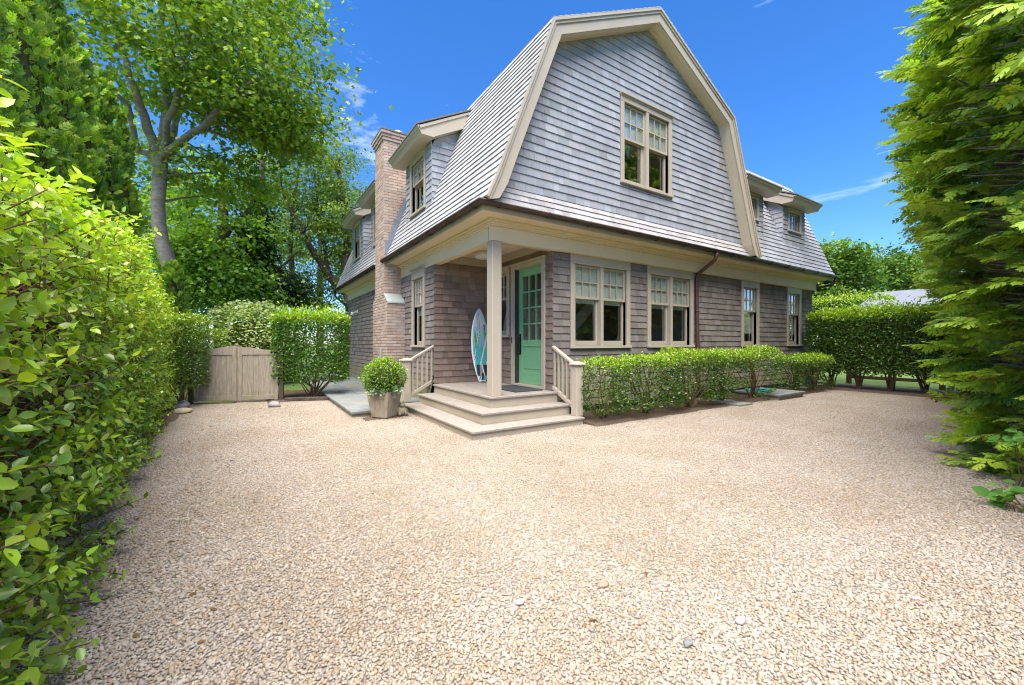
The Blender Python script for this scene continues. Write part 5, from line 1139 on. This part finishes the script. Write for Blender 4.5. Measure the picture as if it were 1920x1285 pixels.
tree('dense_maple', 'dense dark green tree behind the gate and flowering shrub', [A(415, 680, T1), A(412, 560, T1), A(418, 420, T1), A(420, 320, T1)], [.28, .24, .2, .12], [([A(415, 500, T1), A(370, 430, T1 - .5), A(345, 370, T1 - .8)], .1, .03), ([A(418, 450, T1), A(470, 390, T1 - .3), A(490, 330, T1)], .1, .03)],
     [(A(405, 450, T1), (2.3, 2.2, 3.4), 120), (A(350, 520, T1 - .5), (1.2, 1.2, 1.8), 60), (A(455, 545, T1 - .3), (1.1, 1.1, 1.2), 40)], .14, (.09, .19, .026), (.30, .46, .045), 'lobed', per=80, sig=(.45, .45, .14), seed=33, bark=BARK_D, lw=.9)
T2 = 18
tree('ivy_clad_tree', 'dark ivy covered trunk standing between the dense tree and the house', [A(490, 690, T2), A(488, 560, T2), A(492, 450, T2), A(486, 360, T2), A(492, 300, T2)], [.3, .26, .24, .2, .1], [([A(488, 520, T2), A(530, 500, T2), A(560, 470, T2)], .09, .03)],
     [(A(488, 490, T2), (.6, .6, 2.2), 70), (A(490, 390, T2), (.7, .7, 1.2), 26), (A(545, 545, T2), (.9, .7, .45), 22)], .13, (.010, .032, .006), (.045, .10, .010), 'diamond', per=90, sig=(.25, .25, .25), seed=35, bark=BARK_D)
T3 = 21
tree('locust_tree', 'open feathery locust with dark leaning limbs behind the house corner', [A(668, 660, T3), A(664, 580, T3), A(655, 520, T3), A(650, 480, T3)], [.50, .42, .38, .30],
     [([A(662, 560, T3), A(620, 520, T3), A(585, 470, T3 - .4), A(560, 420, T3 - .8), A(530, 360, T3 - 1)], .24, .06), ([A(655, 520, T3), A(650, 440, T3 + .3), A(640, 360, T3 + .5), A(630, 280, T3 + .5)], .22, .06), ([A(560, 620, T3), A(552, 560, T3), A(545, 480, T3), A(548, 400, T3), A(560, 320, T3)], .2, .05), ([A(556, 590, T3), A(520, 530, T3), A(505, 470, T3), A(515, 380, T3)], .12, .04), ([A(620, 520, T3), A(600, 430, T3), A(590, 330, T3)], .12, .04)],
     [(A(560, 330, T3), (2.6, 2.4, 1.9), 110), (A(640, 400, T3), (1.7, 1.8, 1.9), 80), (A(560, 440, T3), (1.8, 1.8, 1.3), 34), (A(650, 500, T3 + 1), (1.3, 1.2, 1.6), 40), (A(590, 560, T3 + 1), (1.8, 1.2, .8), 34), (A(620, 290, T3), (1.6, 1.6, .9), 30)],
     .15, (.075, .14, .022), (.30, .40, .065), 'diamond', per=80, sig=(.42, .42, .14), seed=37, bark=BARK_D, lw=.7)
far = [(300, 470, 26, 3.4, 3.8, 'distant green tree seen low behind the grey maple trunk'), (470, 470, 34, 4.0, 4.2, 'distant pale green tree seen between dense tree and locust'), (600, 430, 34, 4.2, 4.8, 'distant pale green tree behind the locust tree'), (700, 470, 36, 4.0, 4.5, 'distant green tree partly hidden by the chimney'), (150, 330, 20, 4.2, 4.0, 'green tree behind the arborvitae columns at far left')]
for k, (px, py, t_, r, rz, lb) in enumerate(far):
    c = at(px, py, t_); tree('distant_tree', lb, [(c.x, c.y, 0), (c.x, c.y, c.z * .6), (c.x, c.y, c.z)], [.3, .22, .1], [], [(tuple(c), (r, r, rz), 105)], .22, (.05, .11, .018), (.21, .31, .05), 'diamond', per=60, sig=(.6, .6, .22), group='distant trees', seed=50 + k, bark=BARK_D, twig=6)
farR = [(1555, 520, 24, 2.0, 2.6, 'rounded green tree beyond the right end of the house'), (1640, 530, 28, 2.6, 2.5, 'green tree beyond the back hedge, middle of the far right trees'), (1705, 530, 30, 2.8, 2.2, 'pale green tree beyond the back hedge beside the cedar'), (1490, 560, 26, 2.2, 2.4, 'green tree mostly hidden behind the right end of the house')]
for k, (px, py, t_, r, rz, lb) in enumerate(farR):
    c = at(px, py, t_); tree('distant_tree', lb, [(c.x, c.y, 0), (c.x, c.y, c.z * .6), (c.x, c.y, c.z)], [.3, .22, .1], [], [(tuple(c), (r, r, rz), 130)], .2, (.04, .10, .014), (.18, .29, .035), 'diamond', per=75, sig=(.42, .42, .2), group='distant trees', seed=70 + k, bark=BARK_D, twig=8)

# ================================================================== SMALL THINGS
# wooden double gate
GA, GB = Vector((-3.92, 5.07, 0)), Vector((-2.50, 4.585, 0)); gd = (GB - GA).normalized(); gn = Vector((gd.y, -gd.x, 0)); GL = (GB - GA).length
gate = thing('wooden_gate', 'weathered double wooden gate with swept top between hedges', 'gate')
def G(s_, h, z): p = GA + gd * s_ + gn * h; return (p.x, p.y, z)
def gbox(s0, s1, h0, h1, z0, z1): return MB().hexa([G(s0, h0, z0), G(s1, h0, z0), G(s1, h1, z0), G(s0, h1, z0)], [G(s0, h0, z1), G(s1, h0, z1), G(s1, h1, z1), G(s0, h1, z1)])
mid = GL / 2
for side in (0, 1):
    s0, s1 = (0.0, mid - .006) if side == 0 else (mid + .006, GL)
    inner, outer = (s1, s0) if side == 0 else (s0, s1)
    e = .085 if side == 0 else -.085
    gbox(min(inner, inner - e), max(inner, inner - e), 0, .04, .05, 1.165 - .018 * side).build('stile', GATEW, gate, bevel=.004); gbox(min(outer, outer + e * .75), max(outer, outer + e * .75), 0, .04, .05, 1.075).build('stile', GATEW, gate, bevel=.004)
    a, b_ = min(inner - e, outer + e * .75), max(inner - e, outer + e * .75)
    gbox(a, b_, .0, .036, .06, .155).build('bottom_rail', GATEW, gate, bevel=.003)
    pts = []
    for k in range(13):
        f = k / 12; s_ = outer + e * .75 + (inner - e - outer - e * .75) * f; sm = f * f * (3 - 2 * f); pts.append((s_, 1.07 + (.088 - .018 * side) * sm))
    mbg = MB(); mbg.prism([G(s_, 0, z) for s_, z in pts] + [G(pts[-1][0], 0, .985), G(pts[0][0], 0, .985)], Vector(G(0, .037, 0)) - Vector(G(0, 0, 0))); mbg.build('top_rail', GATEW, gate)
    nbd = 6
    for k in range(nbd): gbox(a + (b_ - a) * k / nbd + .0015, a + (b_ - a) * (k + 1) / nbd - .0015, .004, .022 + .002 * (k % 2), .155, .985).build('board', GATEW, gate)
    hs = outer + (.0 if side == 0 else 0); gbox(min(outer, outer + e * 1.6), max(outer, outer + e * 1.6), .04, .046, 1.02, 1.05).build('hinge', IRON, gate)
gbox(mid - .004, mid + .004, .01, .03, .9, .96).build('latch', IRON, gate)
for s_, lb in ((-.10, 'dark brown square gate post at the left end of the gate'), (GL + .03, 'dark brown square gate post at the right end of the gate')):
    p = gbox(s_, s_ + .075, -.01, .065, 0, 1.10).build('gate_post', BARK_D, None, bevel=.004); tag(p, lb, 'post', 'gate posts')
    gbox(s_ - .02, s_ + .095, -.03, .085, 1.1005, 1.13).build('post_cap', BARK_D, p, bevel=.004)
ms = gbox(.02, mid - .02, .0, .12, 0, .032).build('moss', MOSS); ms['kind'] = 'stuff'; ms['label'] = 'strip of green moss under the left gate leaf'; ms['category'] = 'moss'
tb = gbox(GL + .14, GL + 1.05, .02, .12, 0, .085).build('timber_edging', BARK_D, None, bevel=.01); tag(tb, 'dark timber edging on the ground right of the gate', 'edging')
pp = MB().tube([G(-.2, .05, 0), G(-.2, .05, .75)], .022, 8).build('fence_stake', IRON); tag(pp, 'thin black metal stake left of the gate', 'stake')
def rock(name, c, r, mat, label, cat, seed, group=None):
    me = bpy.data.meshes.new(name); bm = bmesh.new(); bmesh.ops.create_icosphere(bm, subdivisions=3, radius=1); rg = np.random.default_rng(seed); V = np.array([v.co for v in bm.verts]); w = wob(V, seed, 1.1) * .22 + wob(V, seed + 7, 3) * .06
    for v, k in zip(bm.verts, w): v.co = Vector((v.co.x * r[0], v.co.y * r[1], max(v.co.z, -.35) * r[2])) * (1 + k)
    bm.to_mesh(me); bm.free(); me.polygons.foreach_set('use_smooth', [True] * len(me.polygons)); o = link(name, me, mat); o.location = c; return tag(o, label, cat, group)
rock('rock', (-2.60, 3.78, .04), (.10, .085, .085), ROCK, 'dark grey rock on the gravel in front of the right gate post', 'rock', 3)
rock('rock', (-3.98, 3.82, .035), (.15, .10, .07), ROCK_T, 'long mossy tan rock on the gravel left of the gate', 'rock', 4)
rock('rock', (-4.08, 4.50, .05), (.13, .12, .10), ROCK, 'pale rounded rock behind the mossy one by the hedge end', 'rock', 6)
for (x, y, r, col, lb, sd) in ((-1.503, -3.719, .021, (.34, .22, .16), 'reddish brown pebble lying on the gravel', 11), (-1.187, -4.231, .022, (.40, .38, .33), 'long pale grey pebble on the gravel at the lower right', 12), (-1.501, -4.188, .020, (.17, .18, .18), 'dark blue-grey pebble on the gravel near the bottom', 13), (-1.93, -3.60, .020, (.5, .45, .40), 'pinkish pale pebble on the gravel left of the reddish one', 14)):
    rock('pebble', (x, y, .016), (r * 1.3, r * .8, r * .6), plain('pebble_stone_%d' % sd, col, .6, var=.2, scale=40), lb, 'pebble', sd)
# stone pad by the front wall with a coiled hose, stepping stones
pad = thing('stone_pad', 'raised bluestone pad among the shrubs along the front wall', 'stone pad'); MB().box(6.40, 7.50, -1.02, -.12, -.01, .095).build('base', STONE_B, pad)
for a, b_ in ((6.36, 6.95), (6.955, 7.54)): MB().box(a, b_, -1.06, -.10, .0955, .135).build('slab', STONE, pad, bevel=.005)
pts = []; 
for k in range(150):
    a = k * .21; r = .20 + .05 * math.sin(k * .9) + .03 * math.sin(k * .37); pts.append((6.72 + r * 1.25 * math.cos(a), -.46 + r * math.sin(a), .148 + .010 * ((k // 30) % 3) + .004 * math.sin(k)))
pts += [(7.0, -.5, .148), (7.15, -.62, .147), (7.2, -.45, .147), (7.05, -.3, .147)]
tag(MB().tube(pts, .0115, 6).build('garden_hose', HOSE), 'coiled teal garden hose lying on the stone pad', 'hose')
tag(MB().box(4.88, 5.34, -1.02, -.62, -.005, .045).build('stepping_stone', STONE, None, bevel=.008), 'flat square stepping stone at the edge of the mulch', 'stone')
tag(MB().hexa([(4.75, -.72, .04), (5.15, -.76, .04), (5.18, -.45, .04), (4.78, -.42, .04)], [(4.76, -.72, .085), (5.15, -.75, .085), (5.17, -.46, .085), (4.79, -.43, .085)]).build('stepping_stone', STONE, None, bevel=.006), 'grey slab under the shrubs behind the stepping stone', 'stone')
# weathered animal ornament beside the steps
orn = thing('garden_ornament', 'small weathered stone animal figure on the mulch beside the steps', 'ornament'); oc = (-.86, 1.56, .015)
b1 = MB(); b1.lathe(oc, [(.03, 0), (.075, .02), (.085, .07), (.07, .12), (.045, .155), (.03, .165)], 14); b1.build('body', ROCK_T, orn)
for dx in (-.05, .05):
    MB().tube([(oc[0] + dx, oc[1] - .06, .015), (oc[0] + dx * 1.1, oc[1] - .075, .06), (oc[0] + dx * .6, oc[1] - .04, .12)], [.026, .022, .02], 8).build('leg', ROCK_T, orn)
hd = rock('head', (oc[0], oc[1] - .035, .195), (.045, .052, .042), ROCK_T, '', '', 21); hd.parent = orn
for k_ in ('label', 'category'): del hd[k_]
for dx in (-.028, .028): MB().lathe((oc[0] + dx, oc[1] - .02, .228), [(.012, 0), (.014, .012), (.004, .03)], 8).build('ear', ROCK_T, orn)
# door mat with scalloped edge
mt = MB(); nx = 22; o_ = []
for k in range(nx + 1): o_.append((.56 - (.008 if k % 2 else 0), .215 + .93 * k / nx))
o_ += [(1.10, 1.145 - .93 * k / nx) for k in range(nx + 1)]
mt.prism([(x, y, D0 + .001) for x, y in o_], (0, 0, .014)); tag(mt.build('door_mat', MATM), 'charcoal doormat lying in front of the green door', 'doormat')
# surfboard leaning on the porch wall
def surfboard():
    Lb, Wb, Tb = 1.50, .42, .055; nu, nv = 41, 121
    us = np.linspace(-1, 1, nu); ts = np.linspace(0, 1, nv)
    def hw(t):                                            # half width along the length, tail at t = 0
        k = np.interp(t, [0, .03, .10, .22, .38, .55, .70, .82, .90, .95, .985, 1], [.30, .42, .60, .82, .98, 1.0, .90, .70, .49, .33, .15, .0]); return k * Wb / 2
    V, Cc = [], []
    for face in (1, -1):
        for t in ts:
            for u_ in us:
                w = hw(t); x = u_ * w; z = t * Lb
                if t < .03: z += (.03 - t) / .03 * (.028 * (1 - abs(u_)) )
                y = face * Tb / 2 * math.sqrt(max(0, 1 - u_ ** 4)) * (.35 + .65 * math.sin(math.pi * min(1, t * .92 + .06))) + .03 * (t - .5) ** 2 * 4 * .3
                V.append((x, y, z)); X = x / (Wb / 2)
                base = np.array((.70, .74, .72)) * (1 - np.clip((.78 - t) / .35, 0, 1)) + np.array((.07, .46, .45)) * np.clip((.78 - t) / .35, 0, 1)
                if .45 < t < .75: base = base * .7 + np.array((.22, .50, .60)) * .3
                c = base
                def band(xc, w_, col, edge=None, ew=.03):
                    nonlocal c
                    d = abs(X - xc)
                    if d < w_: c = np.array(col)
                    elif edge is not None and d < w_ + ew: c = np.array(edge)
                white, dk, gr = (.72, .74, .70), (.03, .13, .13), (.10, .42, .05)
                s1 = -.50 + .34 * math.sin((t - .48) * 5.2) ; band(s1 * (1 if t > .3 else .9), .05 + .08 * max(0, t - .5), white, dk)
                if .42 < t < .72: band(-.66 + .5 * (.72 - t), .10 * math.sin((t - .42) / .3 * math.pi), gr)
                if .46 < t < .78: band(.46 - .9 * (t - .62) ** 2 * 3, .11 * math.sin((t - .46) / .32 * math.pi), gr)
                if t < .62: band(.62 - 1.55 * (1 - t / .62) ** 1.2 + .5 * (1 - t / .62) ** 3, .07 + .05 * t, white, dk)
                if t < .46: band(.86 - 1.2 * (1 - t / .46) ** 1.5, .06, white, dk, .05)
                if .08 < t < .23:
                    if -.55 < X < -.25: c = np.array((.035, .04, .04))
                    if -.25 <= X < .12: c = np.array((.30, .31, .31))
                    if .12 <= X < .60 - .9 * (.23 - t): c = np.array((.03, .03, .035))
                    if abs(X - (.12 + .6 * (.15 - t) * 3)) < .06: c = np.array(white)
                if .70 < t < .78 and .35 < X < .5: c = np.array((.25, .06, .03)) if (int(t * 200) % 3) else np.array((.06, .03, .03))
                if abs(u_) > .86 or t > .985 or t < .02: c = np.array((.74, .77, .76))
                Cc.append(c)
    V = np.array(V); F = []
    for f_ in range(2):
        o0_ = f_ * nu * nv
        for i in range(nv - 1):
            for j in range(nu - 1): q = o0_ + i * nu + j; F.append((q, q + 1, q + nu + 1, q + nu) if f_ == 1 else (q, q + nu, q + nu + 1, q + 1))
    th_ = math.asin(.24 / Lb); V2 = V.copy(); V2[:, 1] = -V[:, 1]
    cs, sn = math.cos(th_), math.sin(th_); y = V2[:, 1] * cs + V2[:, 2] * sn; z = -V2[:, 1] * sn + V2[:, 2] * cs
    tl = .035; x = V2[:, 0] * math.cos(tl) + z * math.sin(tl); z = z * math.cos(tl) - V2[:, 0] * math.sin(tl)
    V3 = np.stack([x + .885, y + 1.93, z + D0 + .012], 1)
    o = thing('surfboard', 'white surfboard with teal and green waves leaning on the porch wall', 'surfboard')
    np_mesh('board', V3, np.array(F), TINTM, o, tint=np.array(Cc), smooth=True)
    MB().prism([(.87, 1.915, .50), (.90, 1.915, .50), (.905, 1.90, .62), (.87, 1.905, .64)], (0, -.008, 0)).build('tail_pad', IRON, o)
surfboard()
# neighbour's outbuilding, rail fence beyond the hedge
nb = thing('outbuilding', 'neighbouring white shed with grey roof beyond the back hedge', 'shed')
MB().box(19.3, 25, -3.4, 2.4, 0, 2.55).build('wall', plain('pale_shed_wall', (.27, .28, .29), .7), nb)
rf = MB(); rf.hexa([(19.0, -3.7, 2.5), (25.3, -3.7, 2.5), (25.3, -3.7, 2.56), (19.0, -3.7, 2.56)], [(19.0, 2.7, 2.5), (25.3, 2.7, 2.5), (25.3, 2.7, 2.56), (19.0, 2.7, 2.56)])
rf.prism([(18.9, -3.7, 2.56), (25.4, -3.7, 2.56), (22.1, -3.7, 3.62)], (0, 5.4, 0)); rf.build('roof', plain('grey_shed_roof', (.15, .16, .19), .85, var=.2, scale=3, stretch=(1, 1, 14)), nb)
rl = thing('rail_fence', 'low brown rail fence behind the back hedge', 'fence')
for z in (.24, .5): MB().bar((11.6, -6.5, z), (11.7, -.5, z), .05, .09).build('rail', TWIG, rl)
for k in range(4): MB().box(11.6, 11.7, -6.3 + k * 1.9, -6.2 + k * 1.9, 0, .65).build('post', TWIG, rl)

# fallen leaves and bits of bark on the gravel, thicker along its edges
nn = 260; fl2 = RNG.uniform(0, 1, nn); px_ = np.where(fl2 < .4, RNG.uniform(-3.7, -2.9, nn), np.where(fl2 < .7, RNG.uniform(1.4, 9.4, nn), RNG.uniform(-3.4, 8.5, nn)))
py_ = np.where(fl2 < .4, RNG.uniform(-3.2, 4.2, nn), np.where(fl2 < .7, -1.0 - RNG.exponential(.18, nn), RNG.uniform(-4.0, 1.2, nn)))
litter = stuff(np_mesh('leaf_litter', *leaf_arrays(np.stack([px_, py_, np.full(nn, .014)], 1), np.stack([RNG.normal(0, 1, nn), RNG.normal(0, 1, nn), np.full(nn, .05)], 1), RNG.uniform(.018, .05, nn), 'oval', .6, np.tile([0, 0, 1.0], (nn, 1)), .25)[:2], LEAF_M, tint=np.repeat(jitter_col(np.array([(.20, .12, .05), (.13, .08, .04), (.16, .22, .04)])[RNG.choice(3, nn, p=[.5, .35, .15])], nn, .25, .1), 6, 0)))
litter['label'] = 'scattered fallen leaves lying on the gravel'; litter['category'] = 'leaf litter'
